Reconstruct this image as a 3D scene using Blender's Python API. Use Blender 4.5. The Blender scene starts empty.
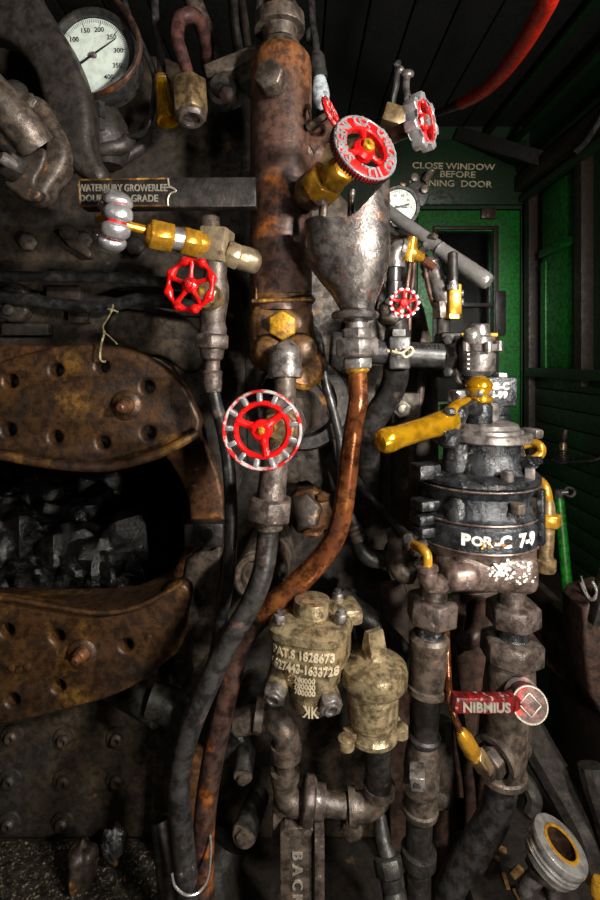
import bpy, bmesh, math, random
from mathutils import Vector, Matrix, noise
random.seed(7)
PI = math.pi
SC = bpy.context.scene
COL = SC.collection
F, CX, HY, EZ = 500.0, 300.0, 360.0, 0.9      # focal length in pixels, principal point, eye height


def P(px, py, d):
    """a point at depth d metres seen at pixel px, py"""
    return Vector(((px - CX) * d / F, d, EZ + (HY - py) * d / F))


def V(*a):
    return Vector(a)


def frame(a, up=None):
    a = Vector(a).normalized()
    if up is None:
        up = V(0, 0, 1) if abs(a.z) < .9 else V(0, 1, 0)
    u = Vector(up).cross(a).normalized()
    return u, a.cross(u).normalized(), a


def spline(pts, k=6):
    """Catmull-Rom through points, pts = [(Vector, r)]"""
    if len(pts) < 3:
        return pts
    out = []
    n = len(pts)
    for i in range(n - 1):
        p0, p1, p2, p3 = pts[max(i - 1, 0)], pts[i], pts[i + 1], pts[min(i + 2, n - 1)]
        for j in range(k):
            t = j / k
            f = lambda a, b, c, d: .5 * ((2 * b) + (c - a) * t + (2 * a - 5 * b + 4 * c - d) * t * t + (3 * b - a - 3 * c + d) * t ** 3)
            out.append((f(p0[0], p1[0], p2[0], p3[0]), f(p0[1], p1[1], p2[1], p3[1])))
    out.append(pts[-1])
    return out


def eval_curve(cu):
    ob = bpy.data.objects.new('tmp', cu)
    COL.objects.link(ob)
    dg = bpy.context.evaluated_depsgraph_get()
    dg.update()
    me = bpy.data.meshes.new_from_object(ob.evaluated_get(dg))
    vs = [v.co.copy() for v in me.vertices]
    fs = [tuple(p.vertices) for p in me.polygons]
    bpy.data.objects.remove(ob)
    bpy.data.meshes.remove(me)
    bpy.data.curves.remove(cu)
    return vs, fs


def text_geo(s, size, ext, align='CENTER', bold=0.0, xs=1.0):
    cu = bpy.data.curves.new('t', 'FONT')
    cu.body = s
    cu.size = size
    cu.extrude = ext
    cu.offset = bold
    cu.align_x = align
    cu.align_y = 'CENTER'
    cu.resolution_u = 3
    vs, fs = eval_curve(cu)
    return [V(v.x * xs, v.y, v.z) for v in vs], fs


class MB:
    def __init__(self):
        self.v, self.f = [], []

    def add(self, vs, fs):
        o = len(self.v)
        self.v += [Vector(v) for v in vs]
        self.f += [tuple(i + o for i in f) for f in fs]
        return self

    def loft(self, rings, caps=True, closed=False):
        n = len(rings[0])
        vs = [p for r in rings for p in r]
        fs = []
        m = len(rings)
        for i in range(m if closed else m - 1):
            a, b = i * n, ((i + 1) % m) * n
            for j in range(n):
                k = (j + 1) % n
                fs.append((a + j, a + k, b + k, b + j))
        if caps and not closed:
            fs.append(tuple(range(n - 1, -1, -1)))
            fs.append(tuple((m - 1) * n + j for j in range(n)))
        return self.add(vs, fs)

    def lathe(self, o, a, prof, n=28, ph=0.0, up=None, caps=True):
        u, v, a = frame(a, up)
        o = Vector(o)
        rings = []
        for t, r in prof:
            r = max(r, 1e-5)
            rings.append([o + a * t + (u * math.cos(ph + 2 * PI * j / n) + v * math.sin(ph + 2 * PI * j / n)) * r for j in range(n)])
        return self.loft(rings, caps)

    # profile along the line p0 -> p1, t in 0..1, radius in pixels at the mean depth
    def lat(self, p0, p1, prof, n=28, ph=0.0):
        p0, p1 = P(*p0), P(*p1)
        L = (p1 - p0).length
        k = (p0.y + p1.y) / 2 / F
        return self.lathe(p0, p1 - p0, [(t * L, r * k) for t, r in prof], n, ph)

    def cyl(self, p0, p1, r, n=24, bev=.12):
        p0w, p1w = P(*p0), P(*p1)
        L = (p1w - p0w).length
        k = (p0w.y + p1w.y) / 2 / F
        b = min(bev * r * k, L * .3)
        R = r * k
        return self.lathe(p0w, p1w - p0w, [(0, R - b), (b * .3, R - b * .3), (b, R), (L - b, R), (L - b * .3, R - b * .3), (L, R - b)], n)

    def hexw(self, p0, p1, R, ph=0.0, n=6):
        p0, p1 = Vector(p0), Vector(p1)
        L = (p1 - p0).length
        c = min(.12 * R, L * .25)
        u, v, a = frame(p1 - p0)
        rings = []
        for t, q in ((0, .86), (c * .6, .97), (c, 1), (L - c, 1), (L - c * .6, .97), (L, .86)):
            ring = []
            for j in range(n):
                for s in (-.03, .03):
                    an = ph + 2 * PI * j / n + s
                    ring.append(p0 + a * t + (u * math.cos(an) + v * math.sin(an)) * R * q)
            rings.append(ring)
        return self.loft(rings)

    def hex(self, p0, p1, r, ph=0.0, n=6):
        return self.hexw(P(*p0), P(*p1), r * (p0[2] + p1[2]) / 2 / F, ph, n)

    def tubew(self, pts, n=14, caps=True, sm=6):
        """pts [(Vector, radius)]"""
        pts = spline(pts, sm) if sm else pts
        rings = []
        u = None
        for i, (p, r) in enumerate(pts):
            t = (pts[min(i + 1, len(pts) - 1)][0] - pts[max(i - 1, 0)][0]).normalized()
            if u is None:
                u = frame(t)[0]
            else:
                u = (u - t * u.dot(t)).normalized()
            w = t.cross(u)
            rings.append([p + (u * math.cos(2 * PI * j / n) + w * math.sin(2 * PI * j / n)) * r for j in range(n)])
        return self.loft(rings, caps)

    def tube(self, pts, r, n=14, sm=6):
        """pts [(px, py, d)], r pixels at the first point (a fixed real radius) or a list of pixels"""
        if isinstance(r, (int, float)):
            k = r * sum(p[2] for p in pts) / len(pts) / F
            return self.tubew([(P(*p), k) for p in pts], n, True, sm)
        return self.tubew([(P(*p), q * p[2] / F) for p, q in zip(pts, r)], n, True, sm)

    def box(self, c, size, rot=None, bev=.002, seg=2):
        bm = bmesh.new()
        bmesh.ops.create_cube(bm, size=1)
        bmesh.ops.scale(bm, vec=size, verts=bm.verts)
        if bev:
            bmesh.ops.bevel(bm, geom=bm.edges[:], offset=min(bev, min(size) * .45), segments=seg, affect='EDGES', profile=.5)
        M = rot.to_4x4() if rot is not None else Matrix()
        M = Matrix.Translation(Vector(c)) @ M
        bm.transform(M)
        bm.verts.index_update()
        self.add([v.co.copy() for v in bm.verts], [tuple(v.index for v in f.verts) for f in bm.faces])
        bm.free()
        return self

    def bar(self, p0, p1, w, h, up=None, bev=.002):
        """box along p0->p1 world"""
        p0, p1 = Vector(p0), Vector(p1)
        u, v, a = frame(p1 - p0, up)
        R = Matrix((u, v, a)).transposed()
        return self.box((p0 + p1) / 2, (w, h, (p1 - p0).length), R, bev)

    def sph(self, c, r, sc=(1, 1, 1), n=20, rough=0.0, seed=0.0):
        c = Vector(c)
        rings = []
        m = max(6, n // 2)
        for i in range(m + 1):
            th = PI * i / m
            rr = max(math.sin(th), 1e-3)
            ring = []
            for j in range(n):
                d = V(rr * math.cos(2 * PI * j / n), rr * math.sin(2 * PI * j / n), math.cos(th))
                q = 1 + (rough * noise.noise(d * 1.6 + V(seed, seed * .7, 3)) if rough else 0)
                ring.append(c + V(d.x * sc[0], d.y * sc[1], d.z * sc[2]) * r * q)
            rings.append(ring)
        return self.loft(rings)

    def torus(self, c, a, R, rr, ra, n=56, m=12, mod=None, up=None):
        u, v, a = frame(a, up)
        c = Vector(c)
        rings = []
        for i in range(n):
            th = 2 * PI * i / n
            e = u * math.cos(th) + v * math.sin(th)
            k = mod(th) if mod else 1
            rings.append([c + e * (R + rr * k * math.cos(2 * PI * j / m)) + a * ra * k * math.sin(2 * PI * j / m) for j in range(m)])
        return self.loft(rings, closed=True)

    def plate(self, outs, o, u, v, th, bev=.003, smooth=True, res=8):
        """outs: list of 2-D outlines in metres (first outer, rest holes); o, u, v the plane. th full thickness, centred"""
        cu = bpy.data.curves.new('c', 'CURVE')
        cu.dimensions = '2D'
        cu.fill_mode = 'BOTH'
        cu.extrude = max(th / 2 - bev, 1e-5)
        cu.bevel_depth = bev
        cu.bevel_resolution = 2
        cu.offset = -bev
        cu.resolution_u = res
        for k, ol in enumerate(outs):
            sm = smooth if isinstance(smooth, bool) else smooth[k]
            sp = cu.splines.new('BEZIER' if sm else 'POLY')
            if sm:
                sp.bezier_points.add(len(ol) - 1)
                for bp, q in zip(sp.bezier_points, ol):
                    bp.co = (q[0], q[1], 0)
                    bp.handle_left_type = bp.handle_right_type = 'AUTO'
            else:
                sp.points.add(len(ol) - 1)
                for bp, q in zip(sp.points, ol):
                    bp.co = (q[0], q[1], 0, 1)
            sp.use_cyclic_u = True
        vs, fs = eval_curve(cu)
        u, v = Vector(u), Vector(v)
        w = u.cross(v)
        return self.add([Vector(o) + u * p.x + v * p.y + w * p.z for p in vs], fs)

    def text(self, s, size, o, u, v, ext=.0006, fn=None, bold=0.0, xs=1.0, align='CENTER'):
        vs, fs = text_geo(s, size, ext, align, bold, xs)
        if fn:
            return self.add([fn(p) for p in vs], fs)
        u, v = Vector(u), Vector(v)
        w = u.cross(v)
        return self.add([Vector(o) + u * p.x + v * p.y + w * p.z for p in vs], fs)

    def build(self, name, mat, parent=None, ang=35, wn=False):
        me = bpy.data.meshes.new(name)
        if parent is not None:
            o = Vector(parent['_o'])
        else:
            xs = [p.x for p in self.v]; ys = [p.y for p in self.v]; zs = [p.z for p in self.v]
            o = V((min(xs) + max(xs)) / 2, (min(ys) + max(ys)) / 2, min(zs))
        me.from_pydata([p - o for p in self.v], [], self.f)
        bm = bmesh.new()
        bm.from_mesh(me)
        bmesh.ops.remove_doubles(bm, verts=bm.verts, dist=2e-6)
        bmesh.ops.recalc_face_normals(bm, faces=bm.faces)
        bm.to_mesh(me)
        bm.free()
        me.shade_smooth()
        me.set_sharp_from_angle(angle=math.radians(ang))
        ob = bpy.data.objects.new(name, me)
        me.materials.append(mat)
        COL.objects.link(ob)
        ob['_o'] = tuple(o)
        if parent is not None:
            ob.parent = parent
        else:
            ob.location = o
        return ob


def thing(name, label, cat, at, group=None):
    o = bpy.data.objects.new(name, None)
    o.empty_display_size = .01
    COL.objects.link(o)
    p = P(*at) if len(at) == 3 and not isinstance(at, Vector) else Vector(at)
    o.location = p
    o['_o'] = tuple(p)
    o['label'] = label
    o['category'] = cat
    if group:
        o['group'] = group
    return o


def tag(o, label, cat, group=None):
    o['label'] = label
    o['category'] = cat
    if group:
        o['group'] = group
    return o


def struct(o):
    o['kind'] = 'structure'
    return o


# ------------------------------------------------------------------ materials
def mat(name, c1, c2, c3=None, rough=.45, met=.0, sc=30, bump=.2, m3=.62, rough3=None, met3=None, sc3=None, c4=None, sc4=9, m4=.6, bsc=None, spec=.5, dist=.002, grime=.75, grime_sc=70, zst=None):
    m = bpy.data.materials.new(name)
    m.use_nodes = True
    nt = m.node_tree
    N, L = nt.nodes, nt.links
    b = N['Principled BSDF']
    tc = N.new('ShaderNodeTexCoord')

    def nz(scale, det=6, off=0):
        t = N.new('ShaderNodeTexNoise')
        t.inputs['Scale'].default_value = scale
        t.inputs['Detail'].default_value = det
        t.inputs['Roughness'].default_value = .65
        if off:
            mp = N.new('ShaderNodeMapping')
            mp.inputs['Location'].default_value = (off, off * .7, off * 1.3)
            L.new(tc.outputs['Object'], mp.inputs[0])
            L.new(mp.outputs[0], t.inputs['Vector'])
        else:
            L.new(tc.outputs['Object'], t.inputs['Vector'])
        return t

    def ramp(src, a, bb):
        r = N.new('ShaderNodeMapRange')
        r.inputs['From Min'].default_value = a
        r.inputs['From Max'].default_value = bb
        L.new(src, r.inputs['Value'])
        return r.outputs[0]

    def mix(f, a, bb):
        x = N.new('ShaderNodeMix')
        x.data_type = 'RGBA'
        L.new(f, x.inputs[0])
        for i, q in ((6, a), (7, bb)):
            if hasattr(q, 'is_output'):
                L.new(q, x.inputs[i])
            else:
                x.inputs[i].default_value = (*q, 1)
        return x.outputs[2]

    def fmix(f, a, bb):
        x = N.new('ShaderNodeMix')
        L.new(f, x.inputs[0])
        for i, q in ((2, a), (3, bb)):
            if hasattr(q, 'is_output'):
                L.new(q, x.inputs[i])
            else:
                x.inputs[i].default_value = q
        return x.outputs[0]
    q_ = .72 if grime == .75 else 1.0
    c1, c2 = tuple(x * q_ for x in c1), tuple(x * q_ for x in c2)
    rough *= .8
    n1 = nz(sc)
    col = mix(ramp(n1.outputs[0], .35, .65), c1, c2)
    ro = fmix(ramp(n1.outputs[0], .3, .7), rough * .8, min(rough * 1.25, 1))
    me_ = None
    if c4:
        n4 = nz(sc4, 5, 5.1)
        k4 = ramp(n4.outputs[0], m4 - .08, m4 + .08)
        col = mix(k4, col, c4)
    if zst:
        sx_ = N.new('ShaderNodeSeparateXYZ')
        L.new(tc.outputs['Object'], sx_.inputs[0])
        nn = nz(14, 6, 9.3)
        ma = N.new('ShaderNodeMath')
        ma.operation = 'MULTIPLY_ADD'
        L.new(nn.outputs[0], ma.inputs[0])
        ma.inputs[1].default_value = .22
        L.new(sx_.outputs[2], ma.inputs[2])
        col = mix(ramp(ma.outputs[0], zst[0] + .11, zst[1] + .11), col, zst[2])
    if c3:
        n3 = nz(sc3 or sc * 2.2, 8, 2.3)
        k = ramp(n3.outputs[0], m3 - .04, m3 + .04)
        col = mix(k, col, c3)
        if rough3 is not None:
            ro = fmix(k, ro, rough3)
        if met3 is not None:
            me_ = fmix(k, met, met3)
    if grime:
        ng = nz(grime_sc, 10, 7.7)
        kg = ramp(ng.outputs[0], .41, .57)
        mg = N.new('ShaderNodeMix')
        mg.data_type = 'RGBA'
        mg.blend_type = 'MULTIPLY'
        mg.inputs[0].default_value = grime
        L.new(col, mg.inputs[6])
        gc_ = mix(kg, (.12, .095, .08), (1.2, 1.2, 1.2))
        L.new(gc_, mg.inputs[7])
        col = mg.outputs[2]
        ro = fmix(kg, min(rough * 1.45, .9), ro)
    L.new(col, b.inputs['Base Color'])
    L.new(ro, b.inputs['Roughness'])
    if me_ is not None:
        L.new(me_, b.inputs['Metallic'])
    else:
        b.inputs['Metallic'].default_value = met
    b.inputs['Specular IOR Level'].default_value = spec
    if bump:
        nb = nz(bsc or sc * 5, 7, 1.1)
        bp = N.new('ShaderNodeBump')
        bp.inputs['Strength'].default_value = min(1, bump * 1.5)
        bp.inputs['Distance'].default_value = dist
        L.new(nb.outputs[0], bp.inputs['Height'])
        L.new(bp.outputs[0], b.inputs['Normal'])
    return m


M = {}
M['black'] = mat('black_iron', (.022, .019, .017), (.05, .043, .038), (.09, .06, .04), rough=.45, met=.35, sc=40, bump=.35, m3=.64)
M['backhead'] = mat('sooty_boiler_plate', (.050, .037, .024), (.095, .066, .040), (.15, .08, .03), rough=.6, met=.2, sc=9, bump=.35, m3=.66, sc3=24, c4=(.03, .026, .024), sc4=5, m4=.55, bsc=120)
M['arm'] = mat('charcoal_iron', (.036, .031, .027), (.062, .052, .044), (.10, .065, .04), rough=.5, met=.25, sc=18, bump=.4, m3=.66)
M['door'] = mat('scorched_iron', (.125, .058, .020), (.07, .034, .015), (.19, .095, .022), rough=.45, met=.35, sc=6, bump=.35, m3=.58, sc3=10, c4=(.035, .022, .015), sc4=6, m4=.56, bsc=160)
M['ring'] = mat('brown_rust_casting', (.20, .085, .032), (.11, .052, .026), (.28, .12, .035), rough=.5, met=.3, sc=10, bump=.3, m3=.62, sc3=30)
M['ringdark'] = mat('rust_streaked_lug', (.09, .065, .05), (.05, .04, .033), (.30, .13, .025), rough=.5, met=.3, sc=14, bump=.35, m3=.60, sc3=20)
M['rust'] = mat('rusty_column', (.15, .075, .052), (.10, .058, .046), (.27, .085, .015), rough=.42, met=.2, sc=12, bump=.3, m3=.62, sc3=9, c4=(.07, .045, .038), sc4=9, m4=.6, bsc=140, zst=(.40, .49, (.23, .085, .025)))
M['ochre'] = mat('ochre_rust', (.33, .14, .02), (.18, .075, .018), (.45, .24, .03), rough=.5, met=.25, sc=30, bump=.5, m3=.58, c4=(.06, .035, .02), sc4=22, m4=.57)
M['rustochre'] = mat('ochre_stained_column', (.24, .12, .035), (.14, .075, .035), (.36, .17, .02), rough=.45, met=.2, sc=14, bump=.4, m3=.60, sc3=14, c4=(.08, .05, .035), sc4=12, m4=.58)
M['yellow'] = mat('yellow_paint', (.62, .33, .012), (.5, .25, .01), (.2, .1, .02), rough=.45, met=.1, sc=50, bump=.3, m3=.68)
M['grey'] = mat('grey_casting', (.15, .13, .118), (.085, .078, .074), (.19, .10, .07), rough=.30, met=.5, sc=26, bump=.3, m3=.6, sc3=45, bsc=160)
M['fit'] = mat('galvanised_fitting', (.26, .235, .22), (.16, .14, .13), (.13, .08, .055), rough=.34, met=.4, sc=40, bump=.25, m3=.64)
M['dull'] = mat('dull_brown_fitting', (.165, .128, .10), (.09, .07, .056), (.17, .09, .05), rough=.42, met=.3, sc=36, bump=.3, m3=.63)
M['steel'] = mat('bright_steel', (.60, .58, .55), (.46, .44, .42), (.25, .2, .17), rough=.24, met=.8, sc=50, grime=.45, spec=.5, bump=.08, m3=.7)
M['copper'] = mat('copper_pipe', (.42, .14, .045), (.28, .09, .035), (.17, .065, .04), rough=.24, met=.7, sc=14, bump=.18, m3=.58, sc3=30, c4=(.5, .2, .05), sc4=20, m4=.62)
M['copperdull'] = mat('tarnished_copper', (.14, .07, .05), (.085, .05, .042), (.32, .10, .025), rough=.40, met=.4, sc=14, bump=.25, m3=.60, sc3=12)
M['brass'] = mat('brass', (.62, .33, .03), (.45, .21, .02), (.2, .09, .02), rough=.22, met=.6, sc=40, bump=.12, m3=.66, grime=.4)
M['brassdull'] = mat('dull_brass', (.32, .22, .10), (.20, .135, .07), (.11, .075, .045), rough=.36, met=.45, sc=40, bump=.2, m3=.6)
M['gold'] = mat('gold_handle', (.70, .37, .012), (.56, .27, .010), (.10, .07, .04), rough=.17, met=.75, sc=26, bump=.12, m3=.72, sc3=35, bsc=90, grime=.4)
M['bronze'] = mat('bronze_casting', (.47, .37, .215), (.34, .26, .145), (.11, .09, .065), rough=.27, met=.5, sc=30, bump=.35, m3=.62, sc3=40, c4=(.26, .185, .09), sc4=12, m4=.6)
M['red'] = mat('red_paint', (.66, .006, .006), (.46, .005, .005), (.5, .42, .4), rough=.26, met=.0, sc=60, bump=.15, m3=.70, sc3=120, grime=.5, grime_sc=90)
M['redworn'] = mat('worn_red_paint', (.62, .008, .008), (.5, .01, .01), (.60, .52, .5), rough=.3, met=.0, sc=60, bump=.25, m3=.60, sc3=170, met3=.5)
M['redsilver'] = mat('rubbed_red_and_silver', (.60, .01, .01), (.5, .012, .012), (.6, .55, .54), rough=.28, sc=60, bump=.2, m3=.53, sc3=60, met3=.4, grime=.4)
M['silver'] = mat('worn_silver', (.56, .55, .56), (.40, .39, .40), (.42, .02, .02), rough=.24, met=.7, sc=60, bump=.12, grime=.35, m3=.68, sc3=130, met3=0)
M['white'] = mat('white_paint', (.72, .70, .65), (.55, .52, .46), rough=.5, sc=80, bump=.3, grime=.4, grime_sc=160)
M['chalk'] = mat('faded_cream_paint', (.62, .54, .36), (.40, .34, .22), rough=.6, sc=60, bump=.1, grime=.5)
M['enamel'] = mat('black_enamel', (.022, .027, .033), (.04, .045, .052), (.15, .13, .125), rough=.26, met=.25, sc=40, bump=.6, m3=.72, sc3=70, bsc=150)
M['enamelgrey'] = mat('worn_grey_enamel', (.055, .058, .063), (.026, .029, .033), (.34, .33, .32), rough=.24, met=.5, sc=40, bump=.5, m3=.64, sc3=60, bsc=170)
M['base'] = mat('brown_grey_casting', (.21, .15, .125), (.14, .10, .085), (.5, .45, .41), rough=.26, met=.4, sc=30, bump=.4, m3=.66, sc3=60, met3=.0, bsc=150)
M['nut'] = mat('worn_iron_nut', (.165, .125, .105), (.10, .077, .067), (.34, .29, .27), rough=.36, met=.3, sc=40, bump=.35, m3=.66)
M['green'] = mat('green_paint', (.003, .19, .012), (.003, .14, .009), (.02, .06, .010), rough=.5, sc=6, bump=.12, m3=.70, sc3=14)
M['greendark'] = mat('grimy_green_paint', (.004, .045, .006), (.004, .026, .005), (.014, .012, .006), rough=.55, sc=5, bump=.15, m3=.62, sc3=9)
M['greenbright'] = mat('bright_green_paint', (.015, .30, .015), (.012, .22, .012), rough=.4, sc=20, bump=.1)
M['brownwood'] = mat('dark_brown_timber', (.035, .020, .010), (.02, .012, .007), (.06, .03, .012), rough=.6, sc=12, bump=.2)
M['floor'] = mat('oily_deck', (.022, .018, .015), (.04, .03, .024), (.08, .05, .03), rough=.55, met=.1, sc=8, bump=.5, m3=.66)
M['ceil'] = mat('sooty_ceiling_board', (.004, .006, .003), (.007, .006, .005), rough=.8, sc=6, bump=.2)
M['coal'] = mat('coal', (.007, .007, .007), (.012, .012, .012), (.024, .024, .025), rough=.22, met=.0, sc=30, bump=.9, m3=.6, sc3=30, bsc=70, spec=.35, dist=.004)
M['coalshine'] = mat('glossy_coal', (.03, .03, .031), (.06, .06, .062), (.14, .14, .15), rough=.16, met=.0, sc=30, bump=.9, m3=.58, sc3=40, bsc=80, spec=.8, dist=.005)
M['bore'] = mat('shaded_bore', (.10, .055, .035), (.05, .03, .022), rough=.3, met=.5, sc=40, bump=.1)  # dark tone puts the shade inside the cup into the colour
M['polished'] = mat('polished_handle_steel', (.46, .45, .43), (.34, .33, .32), rough=.26, met=.65, sc=50, bump=.06, grime=.2)
M['brassgrey'] = mat('grey_brass', (.36, .285, .185), (.27, .21, .13), (.16, .10, .06), rough=.3, met=.45, sc=30, bump=.2, m3=.64, grime=.4)
M['grit'] = mat('coal_grit', (.02, .018, .015), (.05, .042, .03), (.30, .25, .18), rough=.3, sc=120, bump=1, m3=.60, sc3=200, bsc=260)  # pale flecks put the sparkle of the grit into the colour
M['wood'] = mat('pale_wood', (.30, .17, .05), (.2, .1, .03), rough=.6, sc=40, bump=.2)
M['dial'] = mat('gauge_dial', (.66, .74, .68), (.58, .66, .60), (.4, .4, .33), rough=.5, sc=20, bump=0, m3=.72, grime=.2)
M['ink'] = mat('black_ink', (.008, .008, .008), (.012, .012, .012), rough=.5, sc=10, bump=0)
M['redpipe'] = mat('red_pipe_paint', (.85, .03, .010), (.6, .02, .008), (.2, .03, .01), rough=.4, sc=18, bump=.15, m3=.68, grime=.4)
M['bulb'] = mat('frosted_glass_bulb', (.5, .56, .6), (.42, .47, .5), rough=.12, sc=20, bump=0)
M['string'] = mat('pale_twine', (.6, .52, .3), (.4, .33, .18), rough=.8, sc=200, bump=.4)
M['hose'] = mat('black_hose', (.03, .03, .032), (.055, .053, .052), (.12, .08, .06), rough=.36, met=.1, sc=22, bump=.25, m3=.64)
M['pinkbrown'] = mat('red_brown_iron', (.10, .055, .038), (.055, .034, .025), rough=.5, met=.2, sc=20, bump=.3)
M['hosegrey'] = mat('grey_pipe', (.085, .08, .078), (.05, .047, .046), (.16, .10, .075), rough=.34, met=.45, sc=24, bump=.25, m3=.64, sc3=30)
M['lever'] = mat('cast_lever_iron', (.045, .045, .042), (.075, .07, .062), (.2, .1, .05), rough=.42, met=.4, sc=30, bump=.3, m3=.7)
M['redcap'] = mat('scuffed_red_cap', (.15, .06, .05), (.12, .08, .07), (.42, .02, .015), rough=.55, met=.1, sc=40, bump=.2, m3=.56, sc3=26)
M['redold'] = mat('old_dark_red_paint', (.24, .008, .010), (.09, .010, .010), (.36, .31, .29), rough=.3, met=.1, sc=50, bump=.3, m3=.63, sc3=80)
M['letterbronze'] = mat('polished_letter_bronze', (.70, .60, .42), (.55, .47, .32), rough=.28, met=.4, sc=80, bump=.1, grime=.25)
M['ribbed'] = mat('worn_letter_metal', (.36, .33, .27), (.26, .23, .18), rough=.36, met=.4, sc=80, bump=.1, grime=.25)

gl = bpy.data.materials.new('window_glass')
gl.use_nodes = True
bb = gl.node_tree.nodes['Principled BSDF']
bb.inputs['Base Color'].default_value = (.6, .65, .62, 1)
bb.inputs['Roughness'].default_value = .08
bb.inputs['Transmission Weight'].default_value = 1
M['glass'] = gl
X1 = V(1, 0, 0); Y1 = V(0, 1, 0); Z1 = V(0, 0, 1)
NY = V(0, -1, 0)


def poly(px, d):
    """pixel outline -> metres in the plane y = d (x, z)"""
    return [((x - CX) * d / F, EZ + (HY - y) * d / F) for x, y in px]


def circ(cx, cy, r, n=10, ry=None):
    ry = ry or r
    return [(cx + r * math.cos(2 * PI * i / n), cy + ry * math.sin(2 * PI * i / n)) for i in range(n)]


def vplate(mb, outs, d, th, bev=.003, smooth=True):
    """plate facing the viewer: outs in pixels at depth d (front face); thickness goes back"""
    return mb.plate([poly(o, d) for o in outs], V(0, d + th / 2, 0), X1, Z1, th, bev, smooth)


# ================================================================= SETTING
ZC = 2.02
XR = 1.10
YF = 2.4
m = MB().box((0, .9, -.02), (3.4, 3.4, .04), bev=0)
struct(m.build('floor', M['floor']))
m = MB()
for i in range(22):
    m.box((-1.6 + i * .14 + .07, .9, ZC + .015), (.134, 3.4, .03), bev=.004)
m.box((0, .9, ZC + .045), (3.3, 3.4, .03), bev=0)
struct(m.build('ceiling', M['ceil']))
# front cab wall with a door opening
dx0, dx1, dz1 = .56, 1.06, 1.625
wx0, wx1, wz0, wz1 = .66, .925, .70, 1.52
m = MB()
m.box((-.52, YF + .03, 1.01), (2.16, .06, 2.02), bev=0)
m.box(((dx0 + XR) / 2, YF + .03, (dz1 + ZC) / 2), (XR - dx0, .06, ZC - dz1), bev=0)
m.box(((dx1 + XR) / 2, YF + .03, dz1 / 2), (XR - dx1, .06, dz1), bev=0)
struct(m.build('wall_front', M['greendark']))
m = MB()
m.plate([[(dx0 + .004, .01), (dx1 - .004, .01), (dx1 - .004, dz1 - .006), (dx0 + .004, dz1 - .006)], [(wx0, wz0), (wx1, wz0), (wx1, wz1), (wx0, wz1)]],
        V(0, YF + .02, 0), X1, Z1, .04, .003, False)
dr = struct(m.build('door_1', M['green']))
m = MB()
for a, b in (((wx0 - .012, wz0), (wx0 - .012, wz1)), ((wx1 + .012, wz0), (wx1 + .012, wz1))):
    m.bar((a[0], YF - .006, a[1] - .02), (b[0], YF - .006, b[1] + .02), .024, .016)
for z in (wz0 - .012, wz1 + .012):
    m.bar((wx0 - .02, YF - .006, z), (wx1 + .02, YF - .006, z), .024, .016)
m.bar((wx0 - .01, YF + .008, 1.165), (wx1 + .035, YF + .008, 1.165), .02, .018)
wf = struct(m.build('window_1', M['brownwood']))
m = MB().box(((wx0 + wx1) / 2, YF + .026, (wz0 + wz1) / 2), (wx1 - wx0 + .002, .004, wz1 - wz0 + .002), bev=0)
m.build('pane', M['glass'], wf)
m = MB()
m.bar((.955, YF - .012, 1.02), (.955, YF - .012, 1.23), .05, .02)
m.build('latch_plate', M['black'], dr)
m = MB()
m.box((.90, YF - .01, 1.60), (.07, .02, .05))
m.box((.90, YF - .022, 1.60), (.03, .012, .04))
m.build('hinge', M['pinkbrown'], dr)
# notice board above the door with its painted warning
t = thing('warning_board', 'dark green board above cab door reading CLOSE WINDOW BEFORE OPENING DOOR', 'sign', V(.78, YF - .01, 1.64))
m = MB().box((.75, YF - .012, 1.795), (.66, .022, .31), bev=.004)
m.build('board', M['greendark'], t)
for s, px, py, h in (('CLOSE WINDOW', 452, 168.5, .042), ('BEFORE', 456, 176.5, .042), ('OPENING  DOOR', 449, 185.5, .042)):
    c = P(px, py, YF)
    m = MB().text(s, h, V(c.x, YF - .0240, c.z), V(1, 0, -.025), V(0.025, 0, 1), .0005, bold=.0007, xs=1.18)
    m.build('lettering', M['chalk'], t)
# right wall, planked below, panels above
ZR = 1.70
m = MB().box((XR + .03, .9, 1.0), (.06, 3.1, 2.04), bev=0)
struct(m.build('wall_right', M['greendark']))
m = MB()
for i in range(11):
    m.box((XR - .008, .95, .06 + i * .075), (.016, 2.9, .071), bev=.003)
struct(m.build('trim_1', M['greendark']))       # horizontal planks
m = MB()
m.bar((XR - .02, 2.33, 0), (XR - .02, 2.33, ZR + .1), .05, .05)
struct(m.build('trim_2', M['brownwood']))
m = MB()
m.bar((XR - .02, 1.90, .8), (XR - .02, 1.90, ZR), .05, .05)
struct(m.build('trim_3', M['brownwood']))
m = MB()
m.box((XR - .012, 2.08, 1.25), (.024, .29, .8), bev=.005)
m.box((XR - .03, 2.08, 1.37), (.014, .30, .035), bev=.003)
m.box((XR - .026, 2.2, 1.08), (.012, .045, .5), bev=.003)
pn = struct(m.build('trim_4', M['green']))
m = MB()
m.bar((XR - .04, -.4, ZR + .03), (XR - .04, 2.36, ZR + .03), .09, .07)
struct(m.build('trim_5', M['brownwood']))
m = MB()
for i, (dz, dx) in enumerate(((.10, .06), (.19, .13), (.27, .22))):
    m.bar((XR - dx, -.4, ZR + dz), (XR - dx, 2.38, ZR + dz), .03, .02)
m.bar((XR - .05, 1.2, ZR - .04), (XR - .05, 2.36, ZR - .04), .03, .03)
struct(m.build('trim_6', M['greendark']))
m = MB()
m.box((XR - .03, 1.75, .845), (.06, 1.1, .04), bev=.004)
struct(m.build('trim_7', M['greendark']))
m = MB()
m.bar((.75, YF - .03, ZC - .05), (1.09, YF - .3, ZC - .3), .05, .06)
struct(m.build('trim_8', M['ceil']))
m = MB().box((-1.63, .9, 1.0), (.06, 3.1, 2.04), bev=0)
struct(m.build('wall_left', M['greendark']))

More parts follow.
